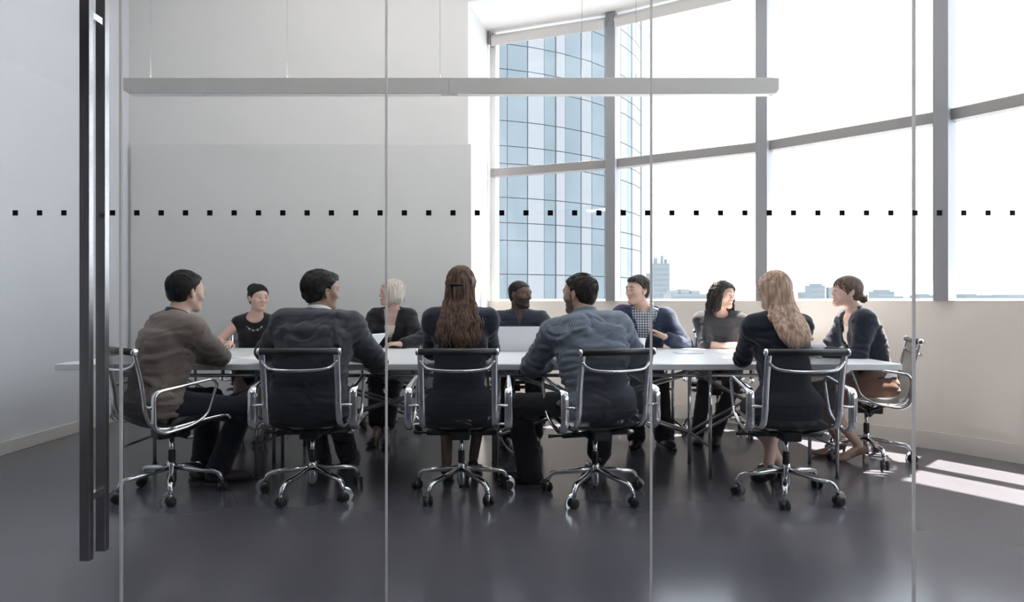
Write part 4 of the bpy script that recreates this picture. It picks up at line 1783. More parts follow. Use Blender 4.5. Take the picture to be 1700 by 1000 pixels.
def shoes(K, material, kind='oxford'):
    for h_, kn, an, toe in K['legs']:
        F = Field()
        zfl = 0.0
        sdv = V(-toe[1], toe[0], 0)
        MX = np.stack([sdv, toe, V(0, 0, 1)], 1)
        sc = K['sc']
        g = V(an[0], an[1], 0)
        if kind == 'oxford':
            lift = max(0.0, an[2] - 0.095)
            g = V(an[0], an[1], lift)
            F.ell(g + toe * -0.035 + V(0, 0, 0.045), (0.040 * sc, 0.052 * sc, 0.042), MX, 0.02)
            F.ell(g + toe * 0.10 + V(0, 0, 0.034), (0.047 * sc, 0.105 * sc, 0.034), MX, 0.05)
            F.cone(g + V(0, 0, 0.05), g + V(0, 0, 0.10), 0.046 * sc, 0.045 * sc, 0.03)
            F.op(lambda p, z=lift + 0.006: p[:, 2] - z, g - 0.3, g + 0.3, 0.003, 's')
            v, q = surface(F, 0.0065)
            so = np_mesh('shoe', v, q, material, K['root'])
            # sole
            S = MB()
            pts = []
            for i in range(20):
                a = 2 * math.pi * i / 20
                yy = 0.06 + 0.155 * math.cos(a) * sc
                ww = 0.046 * sc * (1 + 0.12 * math.cos(a)) * abs(math.sin(a)) ** 0.7 * (1 if math.sin(a) >= 0 else -1)
                pp = g + toe * yy + sdv * ww
                pts.append((pp[0], pp[1]))
            S.prism(pts[::-1] if np.cross(sdv, toe)[2] > 0 else pts, lift + 0.001, lift + 0.014)
            S.build('sole', M['leather_black'], so)
        else:                       # pump with heel
            lift = an[2] - 0.135
            g = V(an[0], an[1], max(lift, 0))
            F.ell(g + toe * -0.032 + V(0, 0, 0.088), (0.031, 0.040, 0.030), MX, 0.02)
            F.cone(g + toe * -0.01 + V(0, 0, 0.072), g + toe * 0.10 + V(0, 0, 0.026), 0.026, 0.026, 0.03)
            F.ell(g + toe * 0.13 + V(0, 0, 0.024), (0.036, 0.065, 0.022), MX, 0.03)
            F.ell(g + toe * 0.03 + V(0, 0, 0.125), (0.024, 0.085, 0.045), MX @ rotx(-0.35), 0.01, 's')
            v, q = surface(F, 0.006)
            so = np_mesh('shoe', v, q, material, K['root'])
            MB().tube([g + toe * -0.045 + V(0, 0, 0.085), g + toe * -0.048 + V(0, 0, 0.04), g + toe * -0.045 + V(0, 0, 0.001)], [0.020, 0.009, 0.006], 8).build('heel', material, so, True)


def collar(K, material, name='collar', r=1.12, h=0.042, gap=0.6, drop=-0.012, lean=0.25):
    """standing shirt collar as a band around the neck, open at the throat"""
    o = K['neck'] + K['ms'][5] @ V(0, 0.0, -0.012 - drop)
    C = K['ms'][5]
    n = 28
    v = []
    rr = K['nr'] * r + 0.006
    for i in range(n + 1):
        a = gap / 2 + (2 * math.pi - gap) * i / n          # 0 = throat
        dx, dy = math.sin(a), math.cos(a)
        fz = -0.022 * max(0, math.cos(a))                  # lower at the throat
        for (ro, zo) in ((0.0, 0.0), (-0.004, h), (0.005, h + 0.001), (0.013 + 0.006 * max(0, math.cos(a)), -0.006 - 0.02 * max(0, math.cos(a)) ** 2)):
            v.append(o + C @ V(dx * (rr + ro), dy * (rr + ro) * 1.02 + 0.004, fz + zo))
    f = []
    for i in range(n):
        for j in range(4):
            a = i * 4 + j
            b = i * 4 + (j + 1) % 4
            f.append((a, b, b + 4, a + 4))
    f += [(0, 3, 2, 1), (n * 4, n * 4 + 1, n * 4 + 2, n * 4 + 3)]
    link_mesh(name, v, f, material, K['root'], True)


def lapels(K, material, depth=0.24, half_w=0.085, t=0.02):
    """jacket collar and folded lapels along the edge of the V opening"""
    o = K['neck']
    C = K['chest']
    cs = K['cs']

    def front(x, z):
        # surface of the jacket front in the chest frame
        zz = z
        f = np.interp(zz, [-0.45, -0.25, -0.10, -0.02, 0.02], [K['ds'][2] + 0.03, K['ds'][3] + 0.035, K['ds'][4] + 0.028, K['ds'][4] * 0.72 + 0.016, K['ds'][4] * 0.55])
        base_ = (cs[4] - o) @ C
        return base_[1] * 0.6 + f * math.sqrt(max(0.05, 1 - (abs(x) / (K['ws'][4] * 1.15)) ** 2))
    for sg in (-1, 1):
        v = []
        rows = 9
        for i in range(rows):
            u = i / (rows - 1)
            z = -depth + depth * u * 1.02
            xin = sg * half_w * u
            wid = 0.052 * math.sin(math.pi * min(1, 0.12 + u * 0.72)) + 0.004
            xout = sg * (abs(xin) + wid)
            for (xx, dy) in ((xin, 0.010), (xin, 0.003), (xout, 0.001), (xout, 0.010)):
                v.append(o + C @ V(xx, front(xx, z) + dy, z - (0.012 if abs(xx) > abs(xin) else 0)))
        f = []
        for i in range(rows - 1):
            for j in range(4):
                a = i * 4 + j
                b = i * 4 + (j + 1) % 4
                f.append((a, b, b + 4, a + 4) if sg > 0 else (a, a + 4, b + 4, b))
        f += [(0, 1, 2, 3), tuple((rows - 1) * 4 + j for j in (3, 2, 1, 0))]
        link_mesh('lapel', v, f, material, K['root'], True)


# ---------------------------------------------------------------- hair
def hair_short(K, material, t=0.012, top=0.012, front=0.075, nape=-0.075, sideburn=0.014, temple=0.03, amp=0.004, slope=1.0, freq=60, off=0.0, quiff=0.0, locks=230, lock_len=0.05, lock_r=0.0030):
    hp, HM, hs = K['hp'], K['HM'], K['hs']
    F = Field()
    F.ell(hp(0, -0.018, 0.032), np.array((0.077 + t, 0.097 + t, 0.085 + top)) * hs, HM, 0.02)
    F.ell(hp(0, 0.030, 0.045), np.array((0.062 + t, 0.060 + t, 0.050 + top)) * hs, HM, 0.03)
    F.ell(hp(0, -0.052, -0.030), np.array((0.052 + t * 0.6, 0.048 + t * 0.6, 0.052)) * hs, HM, 0.035)
    if quiff:
        F.ell(hp(0.0, 0.055, 0.092), np.array((0.05, 0.034, 0.022)) * hs * quiff, HM, 0.03)
    c, hi = K['hc'] - 0.2, K['hc'] + 0.2

    def loc(p):
        return (p - K['hc']) @ HM / hs

    def face(p):
        u = loc(p)
        y, z = u[:, 1], u[:, 2]
        wob = 0.003 * vnoise(u * 120)
        line = sideburn + slope * np.maximum(z - temple, 0)
        d1 = np.minimum(y - line, front - z) + wob          # face
        d2 = np.minimum(y + 0.030, -0.020 - z) + wob        # below the ears only the nape
        d3 = nape - z + wob
        return -np.maximum(np.maximum(d1, d2), d3) * hs
    F.op(face, c, hi, 0.011, 's')
    for sg in (-1, 1):
        F.ell(hp(sg * 0.092, -0.004, -0.010), np.array((0.030, 0.024, 0.034)) * hs, HM, 0.004, 's')

    def strands(p):
        u = loc(p)
        q = np.stack([u[:, 0] * freq, u[:, 1] * freq * 0.35, u[:, 2] * freq * 0.5], 1) + off
        return amp * (vnoise(q) + 0.5 * vnoise(q * 2.3))
    F.op(strands, c, hi, 0.0, 'd')
    v, q = surface(F, 0.0055 if FAST else 0.004)
    ho = np_mesh('hair', v, q, material, K['root'])
    if locks:
        rr = random.Random(int(off * 10) + locks)
        paths = []
        cen = V(0, -0.018, 0.032)
        rad_ = V(0.077 + t, 0.099 + t, 0.085 + top) * 1.0
        tries = 0
        while len(paths) < locks and tries < locks * 8:
            tries += 1
            d0 = unit(V(rr.gauss(0, 1), rr.gauss(-0.1, 1), rr.gauss(0.5, 0.8)))
            flow = unit(V(d0[0] * 0.5 + rr.uniform(-.25, .25), 0.9 * max(0.0, d0[2]) - 0.12 + rr.uniform(-.2, .2), -1.0 + 1.0 * max(0, d0[2])))
            pts = []
            ok = True
            for j in range(6):
                dj = unit(d0 + flow * j * lock_len / 0.09 / 5)
                pl = cen + rad_ * dj + V(0, 0, 0.002 * math.sin(j * 1.3))
                w = hp(*pl)
                if face(np.array([w]))[0] < 0.006:
                    ok = j > 2
                    break
                pts.append(w)
            if ok and len(pts) >= 3:
                paths.append(pts)
        lock_tubes(K, paths, material, 'hair_lock', lock_r, ho)
    return ho


def cap_field(K, t, top, hairline=0.062, part_back=-0.02, low=-0.06, cover=0.0):
    """scalp shell used under long hair"""
    hp, HM, hs = K['hp'], K['HM'], K['hs']
    F = Field()
    F.ell(hp(0, -0.020, 0.032), np.array((0.078 + t, 0.098 + t, 0.086 + top)) * hs, HM, 0.02)
    F.ell(hp(0, 0.024, 0.042), np.array((0.066 + t, 0.062 + t * 0.6, 0.052 + top)) * hs, HM, 0.03)
    return F


def face_cut(F, K, line=0.062, cheek=0.02, slope=0.9, low=-0.3):
    """opens the hair over the face"""
    hc, HM, hs = K['hc'], K['HM'], K['hs']

    def f(p):
        u = (p - hc) @ HM / hs
        x, y, z = u.T
        keep = y - cheek - slope * np.maximum(z - 0.02, 0) + 0.003 * vnoise(u * 90)
        keep = np.minimum(keep, np.where(z > line, -0.02 - (z - line), 1.0))
        return -keep * hs
    F.op(f, hc - 0.35, hc + 0.3, 0.006, 's')


def strandify(F, K, amp=0.004, freq=75.0, along=6.0, off=0.0):
    lo, hi = F.bounds()
    hc, HM = K['hc'], K['HM']

    def f(p):
        u = (p - hc) @ HM
        ang = np.arctan2(u[:, 0], -u[:, 1] - 0.0)
        q = np.stack([ang * freq * 0.09 * 2, u[:, 2] * along, np.hypot(u[:, 0], u[:, 1]) * 8], 1) + off
        return amp * (vnoise(q * 1.0) + 0.6 * vnoise(q * np.array([2.7, 1.3, 1]) + 7))
    F.op(f, lo, hi, 0.0, 'd')


def lock_tubes(K, paths, material, name='hair_lock', r=0.004, parent=None):
    mb = MB()
    for pth in paths:
        n = len(pth)
        rad = [r * (0.4 + 0.6 * math.sin(math.pi * min(1, 0.15 + 0.7 * i / (n - 1)))) * (1 if i < n - 1 else 0.2) for i in range(n)]
        mb.tube(pth, rad, 5)
    return mb.build(name, material, parent, True)
# ---------------------------------------------------------------- hair styles
def hair_updo(K, material, bun=(0, -0.115, -0.03), br=(0.036, 0.030, 0.036), t=0.006, line=0.066, clip=None, off=0.0, temple=0.012):
    hp, HM, hs = K['hp'], K['HM'], K['hs']
    F = cap_field(K, t, 0.008)
    F.ell(hp(0, -0.060, -0.030), np.array((0.055, 0.050, 0.050)) * hs, HM, 0.04)
    F.ell(hp(*bun), np.array(br) * hs, HM, 0.012)

    def face(p):
        u = (p - K['hc']) @ HM / hs
        y, z = u[:, 1], u[:, 2]
        ln = temple + 1.05 * np.maximum(z - 0.01, 0)
        ax_ = np.abs(u[:, 0])
        d1 = np.minimum(y - ln, line + 0.012 - 9.0 * ax_ ** 2 - z)
        d1 = np.maximum(d1, np.minimum(y - ln - 0.012, line - z))
        d2 = np.minimum(y + 0.030, -0.022 - z)
        d3 = np.minimum(-0.075 - z, 1.0)
        return -np.maximum(np.maximum(d1, d2), d3) * hs
    F.op(face, K['hc'] - 0.25, K['hc'] + 0.25, 0.014, 's')
    for sg in (-1, 1):
        F.ell(hp(sg * 0.092, -0.004, -0.012), np.array((0.030, 0.022, 0.033)) * hs, HM, 0.004, 's')

    def strands(p):
        u = (p - K['hc']) @ HM / hs
        ang = np.arctan2(u[:, 0], u[:, 2] + 0.03)
        q = np.stack([ang * 22, u[:, 1] * 10, u[:, 2] * 6], 1) + off
        return 0.0022 * (vnoise(q) + 0.5 * vnoise(q * 2.2))
    F.op(strands, K['hc'] - 0.25, K['hc'] + 0.25, 0.0, 'd')
    v, q = surface(F, 0.004)
    ho = np_mesh('hair', v, q, material, K['root'])
    rr = random.Random(5)
    # combed strands from the hairline to the bun
    paths = []
    cen = V(0, -0.012, 0.034)
    rad_ = V(0.082 + t, 0.104 + t, 0.088 + 0.008)
    e = unit((np.array(bun) - cen) / rad_)
    for i in range(110):
        a = rr.uniform(-0.64, 0.64)
        p0 = V(0.078 * math.sin(1.5 * a), 0.09, line + 0.006 - 0.10 * a * a)
        y_ = 0.002 + 1.15 * max(p0[2] - 0.01, 0)
        p0[1] = min(y_, 0.085)
        s0 = unit((p0 - cen) / rad_)
        om = math.acos(max(-1, min(1, float(s0 @ e))))
        if om < 0.2:
            continue
        pts = []
        for j in range(9):
            tt_ = j / 8
            dj = (math.sin((1 - tt_) * om) * s0 + math.sin(tt_ * om) * e) / math.sin(om)
            if tt_ < 0.5 and dj[2] < 0.1 and abs(dj[0]) > 0.8:
                dj = unit(dj + V(0, 0, 0.25))
            pts.append(hp(*(cen + rad_ * dj * (0.985 + 0.012 * math.sin(3.1 * tt_)))))
        paths.append(pts)
    lock_tubes(K, paths, material, 'hair_strand', 0.0032, ho)
    paths = []
    for i in range(26):
        a0 = rr.uniform(0, 6.28)
        tilt = rr.uniform(-0.9, 0.9)
        pts = []
        for j in range(7):
            a = a0 + j * 0.42
            d = V(math.cos(a), 0.55 * math.sin(tilt + a), math.sin(a)) * np.array(br) * 1.08
            pts.append(hp(*(np.array(bun) + d)))
        paths.append(pts)
    lock_tubes(K, paths, material, 'hair_coil', 0.0045, ho)
    if clip is not None:
        mb = MB()
        for i in range(5):
            a = -0.6 + 0.3 * i
            mb.tube([hp(*(np.array(bun) + V(0.030 * math.sin(a * 2), -0.030 + 0.012 * abs(a), 0.03 * a))),
                     hp(*(np.array(bun) + V(0.036 * math.sin(a * 2), 0.0, 0.045 * a))),
                     hp(*(np.array(bun) + V(0.030 * math.sin(a * 2), 0.02, 0.05 * a)))], 0.0035, 6)
        mb.tube([hp(*(np.array(bun) + V(0.0, -0.036, z))) for z in (-0.028, 0, 0.028)], 0.005, 6)
        mb.build('hair_clip', clip, K['root'], True)


def hair_bob(K, material, low=-0.105, off=0.0):
    hp, HM, hs = K['hp'], K['HM'], K['hs']
    F = cap_field(K, 0.014, 0.014)
    F.ell(hp(0, -0.022, -0.035), np.array((0.094, 0.104, 0.115)) * hs, HM, 0.03)

    def face(p):
        u = (p - K['hc']) @ HM / hs
        x, y, z = u.T
        ln = 0.036 + 0.75 * np.maximum(z - 0.0, 0) + 0.12 * np.maximum(-z, 0)
        d1 = np.minimum(y - ln, 0.070 - z)
        d3 = low - z + 0.15 * (y + 0.02)
        return -np.maximum(d1, d3) * hs
    F.op(face, K['hc'] - 0.3, K['hc'] + 0.3, 0.006, 's')
    # the hollow where neck and jaw sit
    F.ell(hp(0, 0.03, -0.10), np.array((0.060, 0.085, 0.09)) * hs, HM, 0.02, 's')
    strandify(F, K, 0.0028, 110, 3.0, off)
    v, q = surface(F, 0.004)
    ho = np_mesh('hair', v, q, material, K['root'])
    paths = []
    rr = random.Random(3)
    for i in range(70):
        ph = rr.uniform(-2.15, 2.15)
        pts = []
        for j in range(9):
            th = 0.15 + j * 0.23
            rx, ry, rz = 0.094, 0.112, 0.104
            if th < 1.55:
                p = V(math.sin(th) * math.sin(ph) * rx, -0.02 - math.sin(th) * math.cos(ph) * ry, 0.032 + math.cos(th) * (rz - 0.004))
            else:
                p = V(math.sin(ph) * rx * 0.99, -0.02 - math.cos(ph) * ry * 0.96, 0.032 - (th - 1.55) * 0.30)
            pts.append(hp(*p))
        paths.append(pts)
    lock_tubes(K, paths, material, 'hair_lock', 0.0035, ho)


def hair_curly(K, material):
    hp, HM, hs = K['hp'], K['HM'], K['hs']
    F = cap_field(K, 0.018, 0.016)
    for sg in (-1, 1):
        F.ell(hp(sg * 0.080, -0.015, -0.045), np.array((0.036, 0.060, 0.085)) * hs, HM, 0.04)
        F.ell(hp(sg * 0.082, -0.010, -0.115), np.array((0.040, 0.055, 0.055)) * hs, HM, 0.03)
    F.ell(hp(0, -0.075, -0.075), np.array((0.085, 0.055, 0.095)) * hs, HM, 0.04)

    def face(p):
        u = (p - K['hc']) @ HM / hs
        x, y, z = u.T
        ln = 0.030 + 0.85 * np.maximum(z - 0.0, 0) + 0.01 * np.sin(z * 90)
        d1 = np.minimum(np.minimum(y - ln, 0.078 - z), 0.062 + 0.25 * np.maximum(-z - 0.06, 0) * 0 - np.abs(x) + 0.006 * np.sin(z * 70))
        d1 = np.maximum(d1, np.minimum(y - 0.048 - 0.6 * np.maximum(z, 0), 0.078 - z))
        return -d1 * hs
    F.op(face, K['hc'] - 0.3, K['hc'] + 0.3, 0.006, 's')

    def curl(p):
        u = (p - K['hc']) @ HM
        return 0.007 * vnoise(u * 48 + 3) + 0.004 * vnoise(u * 95)
    F.op(curl, K['hc'] - 0.3, K['hc'] + 0.3, 0.0, 'd')
    v, q = surface(F, 0.004)
    ho = np_mesh('hair', v, q, material, K['root'])
    paths = []
    rr = random.Random(8)
    for i in range(60):
        ph = rr.uniform(-2.3, 2.3)
        n = 14
        amp = rr.uniform(0.006, 0.012)
        p0 = rr.uniform(0, 6)
        zend = rr.uniform(-0.17, -0.12)
        pts = []
        for j in range(n):
            z = 0.05 + (zend - 0.05) * j / (n - 1)
            rx, ry = 0.102 + 0.014 * min(1, j / 8), 0.112 + 0.01 * min(1, j / 8)
            a = p0 + j * 1.05
            p = V(math.sin(ph) * (rx + amp * math.sin(a)), -0.02 - math.cos(ph) * (ry + amp * math.sin(a)) + amp * math.cos(a) * 0.6, z)
            pts.append(hp(*p))
        paths.append(pts)
    lock_tubes(K, paths, material, 'hair_lock', 0.006, ho)


def hair_long(K, material, end=0.90, width=(0.085, 0.095, 0.105, 0.085), wave=0.0, shift=0.0, clip=None, n=130, off=0.0, seed=1, face_open=0.02):
    """long hair falling over the upper back down to height `end`"""
    hp, HM, hs = K['hp'], K['HM'], K['hs']
    cs, ms, ds = K['cs'], K['ms'], K['ds']
    sidev = unit(HM[:, 0] * 0.5 + ms[4][:, 0] * 0.5)
    back = unit(np.cross(sidev, V(0, 0, 1)))           # forward
    back = -back if np.dot(back, HM[:, 1]) > 0 else back
    top = hp(0, -0.030, 0.02)
    nodes = [top, hp(0, -0.052, -0.06)]
    # the back of the torso at a given height
    zz = [c[2] for c in cs]

    def tback(z):
        c = np.array([np.interp(z, zz, [q[i] for q in cs]) for i in range(3)])
        d = np.interp(z, zz, ds)
        f = ms[3][:, 1]
        b = c - f * (d + 0.042)
        return V(b[0], b[1], z)
    z1 = K['hc'][2] - 0.135
    zs = [z1, z1 - (z1 - end) * 0.35, z1 - (z1 - end) * 0.72, end]
    for i, z in enumerate(zs):
        b = tback(z)
        hb = hp(0, -0.062, -0.1)
        t = (0.70, 1, 1, 1)[i]
        c = hb * (1 - t) + b * t
        c[2] = z
        nodes.append(c + sidev * shift * (i + 1) / 4)
    wl = [0.080, 0.084] + list(width)
    dl = [0.085, 0.070, 0.055, 0.042, 0.034, 0.018]
    F = cap_field(K, 0.012, 0.012)
    F.loft(nodes, [sidev] * 6, [-back] * 6, wl, dl, 0.03, pw=2.0)
    face_cut(F, K, 0.066, face_open, 0.85)
    rr = random.Random(seed)

    def strands(p):
        u = (p - top)
        x = u @ sidev
        q = np.stack([x * 95 + (np.sin(u[:, 2] * 28) * wave * 60), u[:, 2] * 6.0, (u @ back) * 20], 1) + off
        # ragged lower end
        rag = np.clip((end + 0.14 - p[:, 2]) / 0.14, 0, 1)
        return 0.0045 * (vnoise(q) + 0.5 * vnoise(q * 2.1)) + rag * 0.022 * np.maximum(vnoise(np.stack([x * 30, x * 0, x * 0], 1) + off + 9) + 0.2, 0)
    lo, hi = F.bounds()
    F.op(strands, lo, hi, 0.0, 'd')
    v, q = surface(F, 0.0045)
    ho = np_mesh('hair', v, q, material, K['root'])
    paths = []
    for i in range(n):
        u = rr.uniform(-1, 1)
        ph0 = rr.uniform(0, 6.28)
        am = wave * rr.uniform(0.5, 1.3)
        stop = rr.uniform(0.80, 1.0)
        pts = []
        # over the crown
        for th in (0.25, 0.6, 0.95, 1.3):
            ph = u * 1.45
            pts.append(hp(math.sin(th) * math.sin(ph) * 0.093, -0.020 - math.sin(th) * math.cos(ph) * 0.113, 0.032 + math.cos(th) * 0.100))
        k = 14
        for j in range(1, k + 1):
            t = j / k * stop
            g = 1 + t * 4.0
            i0 = min(int(g), 4)
            ff = g - i0
            c = nodes[i0] * (1 - ff) + nodes[i0 + 1] * ff
            w = wl[i0] * (1 - ff) + wl[i0 + 1] * ff
            d = dl[i0] * (1 - ff) + dl[i0 + 1] * ff
            x = u * w * 0.99 + am * math.sin(ph0 + j * 0.8)
            pts.append(c + sidev * x + back * (d * math.sqrt(max(0, 1 - u * u)) + 0.003 + am * 0.4 * math.cos(ph0 + j * 0.8)))
        paths.append(pts)
    lock_tubes(K, paths, material, 'hair_lock', 0.0038, ho)
    if clip is not None:
        mb = MB()
        pts = [hp(0.060 * u - 0.01, -0.142 + 0.03 * abs(u) ** 2, 0.004) for u in (-1, -0.5, 0, 0.5, 1)]
        mb.tube(pts, [0.004, 0.007, 0.008, 0.007, 0.004], 8)
        mb.build('hair_clip', clip, K['root'], True)


def necklace(K, m1, m2):
    o = K['neck']
    C = K['chest']
    for i in range(25):
        a = -1.25 + 2.5 * i / 24
        x = math.sin(a) * 0.085
        z = -0.010 - 0.105 * math.cos(a) ** 1.0
        y = np.interp(z, [-0.12, -0.05, 0.0], [K['ds'][4] + 0.046, K['ds'][4] + 0.012, K['ds'][4] * 0.55]) * math.sqrt(max(0.2, 1 - (x / 0.15) ** 2))
        c = o + C @ V(x, y, z)
        r = 0.0065 + 0.002 * math.cos(a)
        mb = MB()
        mb.lathe([(0.001, -r), (r * 0.75, -r * 0.66), (r, 0), (r * 0.75, r * 0.66), (0.001, r)], 8)
        vv = [np.array(p) + c for p in mb.v]
        link_mesh('bead', vv, mb.f, m2 if i % 4 == 1 else m1, K['root'], True)


def back_pleat(K, material):
    """box pleat with locker loop between the shoulder blades of a shirt"""
    o = K['cs'][4]
    C = K['ms'][4]
    y0 = -K['ds'][4] - 0.016
    mb = MB()
    mb.tube([o + C @ V(-0.15, y0 + 0.034, -0.004), o + C @ V(-0.07, y0 + 0.002, 0.0), o + C @ V(0, y0 - 0.004, 0.0), o + C @ V(0.07, y0 + 0.002, 0.0), o + C @ V(0.15, y0 + 0.034, -0.004)], 0.003, 6)
    mb.tube([o + C @ V(-0.016, y0 - 0.004, 0.0), o + C @ V(-0.018, y0 - 0.012, -0.09), o + C @ V(-0.02, y0 - 0.018, -0.18)], [0.005, 0.006, 0.002], 6)
    mb.tube([o + C @ V(0.016, y0 - 0.004, 0.0), o + C @ V(0.018, y0 - 0.012, -0.09), o + C @ V(0.02, y0 - 0.018, -0.18)], [0.005, 0.006, 0.002], 6)
    mb.build('back_pleat', material, K['root'], True)


def shirt_cuff(K, material, k, r=0.006):
    a, e, w = K['arms'][k][:3]
    u = unit(w - e)
    MB().tube([w - u * 0.03, w + u * 0.012], [K['ar'][2] + 0.012 + r, K['ar'][2] + 0.010 + r], 14).build('shirt_cuff', material, K['root'], True)


def watch(K, k):
    a, e, w = K['arms'][k][:3]
    u = unit(w - e)
    c = w - u * 0.025
    MB().tube([c - u * 0.012, c + u * 0.012], K['ar'][2] + 0.006, 14).build('wrist_watch', M['leather_brown'], K['root'], True)


def plain_part(K, fn, *a):
    fn(K, *a)


# ---------------------------------------------------------------- cloth and hair materials
C_ = dict(
    taupe=cloth('taupe_knit', (0.185, 0.150, 0.130), weave=500, var=0.10),
    navyshirt=cloth('navy_collar', (0.012, 0.020, 0.045)),
    denim=cloth('dark_denim', (0.012, 0.015, 0.026), weave=600),
    suit=cloth('charcoal_suit', (0.040, 0.042, 0.052), weave=500, var=0.08),
    white=cloth('white_shirt', (0.62, 0.64, 0.68)),
    navy=cloth('navy_wool', (0.013, 0.016, 0.030), weave=450),
    navy2=cloth('navy_knit', (0.014, 0.019, 0.036), weave=450),
    black=cloth('black_cloth', (0.010, 0.010, 0.013), weave=500),
    stripe=cloth('striped_shirt', (0.100, 0.124, 0.165), stripe=((0.205, 0.235, 0.285), 0.0085), weave=500, var=0.05),
    bluecollar=cloth('blue_shirt_plain', (0.13, 0.16, 0.21)),
    polo=cloth('dark_polo', (0.022, 0.027, 0.042)),
    denimcollar=cloth('denim_collar', (0.045, 0.070, 0.120)),
    blazer=cloth('blue_blazer', (0.020, 0.030, 0.062), weave=400),
    check=cloth('checked_shirt', (0.015, 0.022, 0.050), check=((0.55, 0.58, 0.63), 0.022)),
    charcoal=cloth('charcoal_top', (0.030, 0.031, 0.038)),
    cream=cloth('cream_blouse', (0.68, 0.60, 0.53), sheen=0.1),
    brown=cloth('brown_skirt', (0.130, 0.068, 0.050), weave=450),
    darkskirt=cloth('dark_trousers', (0.016, 0.015, 0.018)),
)
Hm = dict(
    black=hair_material('hair_black', (0.006, 0.005, 0.005), (0.020, 0.017, 0.016)),
    dark=hair_material('hair_dark_brown', (0.012, 0.009, 0.008), (0.040, 0.030, 0.026)),
    brown=hair_material('hair_brown', (0.034, 0.018, 0.013), (0.200, 0.112, 0.078), 0.9),
    blonde=hair_material('hair_blonde', (0.30, 0.185, 0.13), (0.72, 0.53, 0.42), 0.9),
    ash=hair_material('hair_ash_blonde', (0.40, 0.34, 0.29), (0.74, 0.68, 0.62), 0.9),
    light=hair_material('hair_light_brown', (0.060, 0.038, 0.028), (0.170, 0.115, 0.085)),
    shaved=hair_material('hair_shaved', (0.010, 0.008, 0.007), (0.018, 0.014, 0.012)),
)
SK = dict(fair=(0.58, 0.39, 0.31), rosy=(0.60, 0.40, 0.33), olive=(0.50, 0.33, 0.25), tan=(0.32, 0.195, 0.135), deep=(0.100, 0.056, 0.040))
TB = TT + 0.034       # wrist height of a hand lying on the table


def A(wrist, hint, d=(0, 1, 0), palm=(0, 0, -1), curl=0.30):
    return dict(wrist=wrist, hint=hint, dir=d, palm=palm, curl=curl)


def Lg(ankle, hint, toe):
    return dict(ankle=ankle, hint=hint, toe=toe)


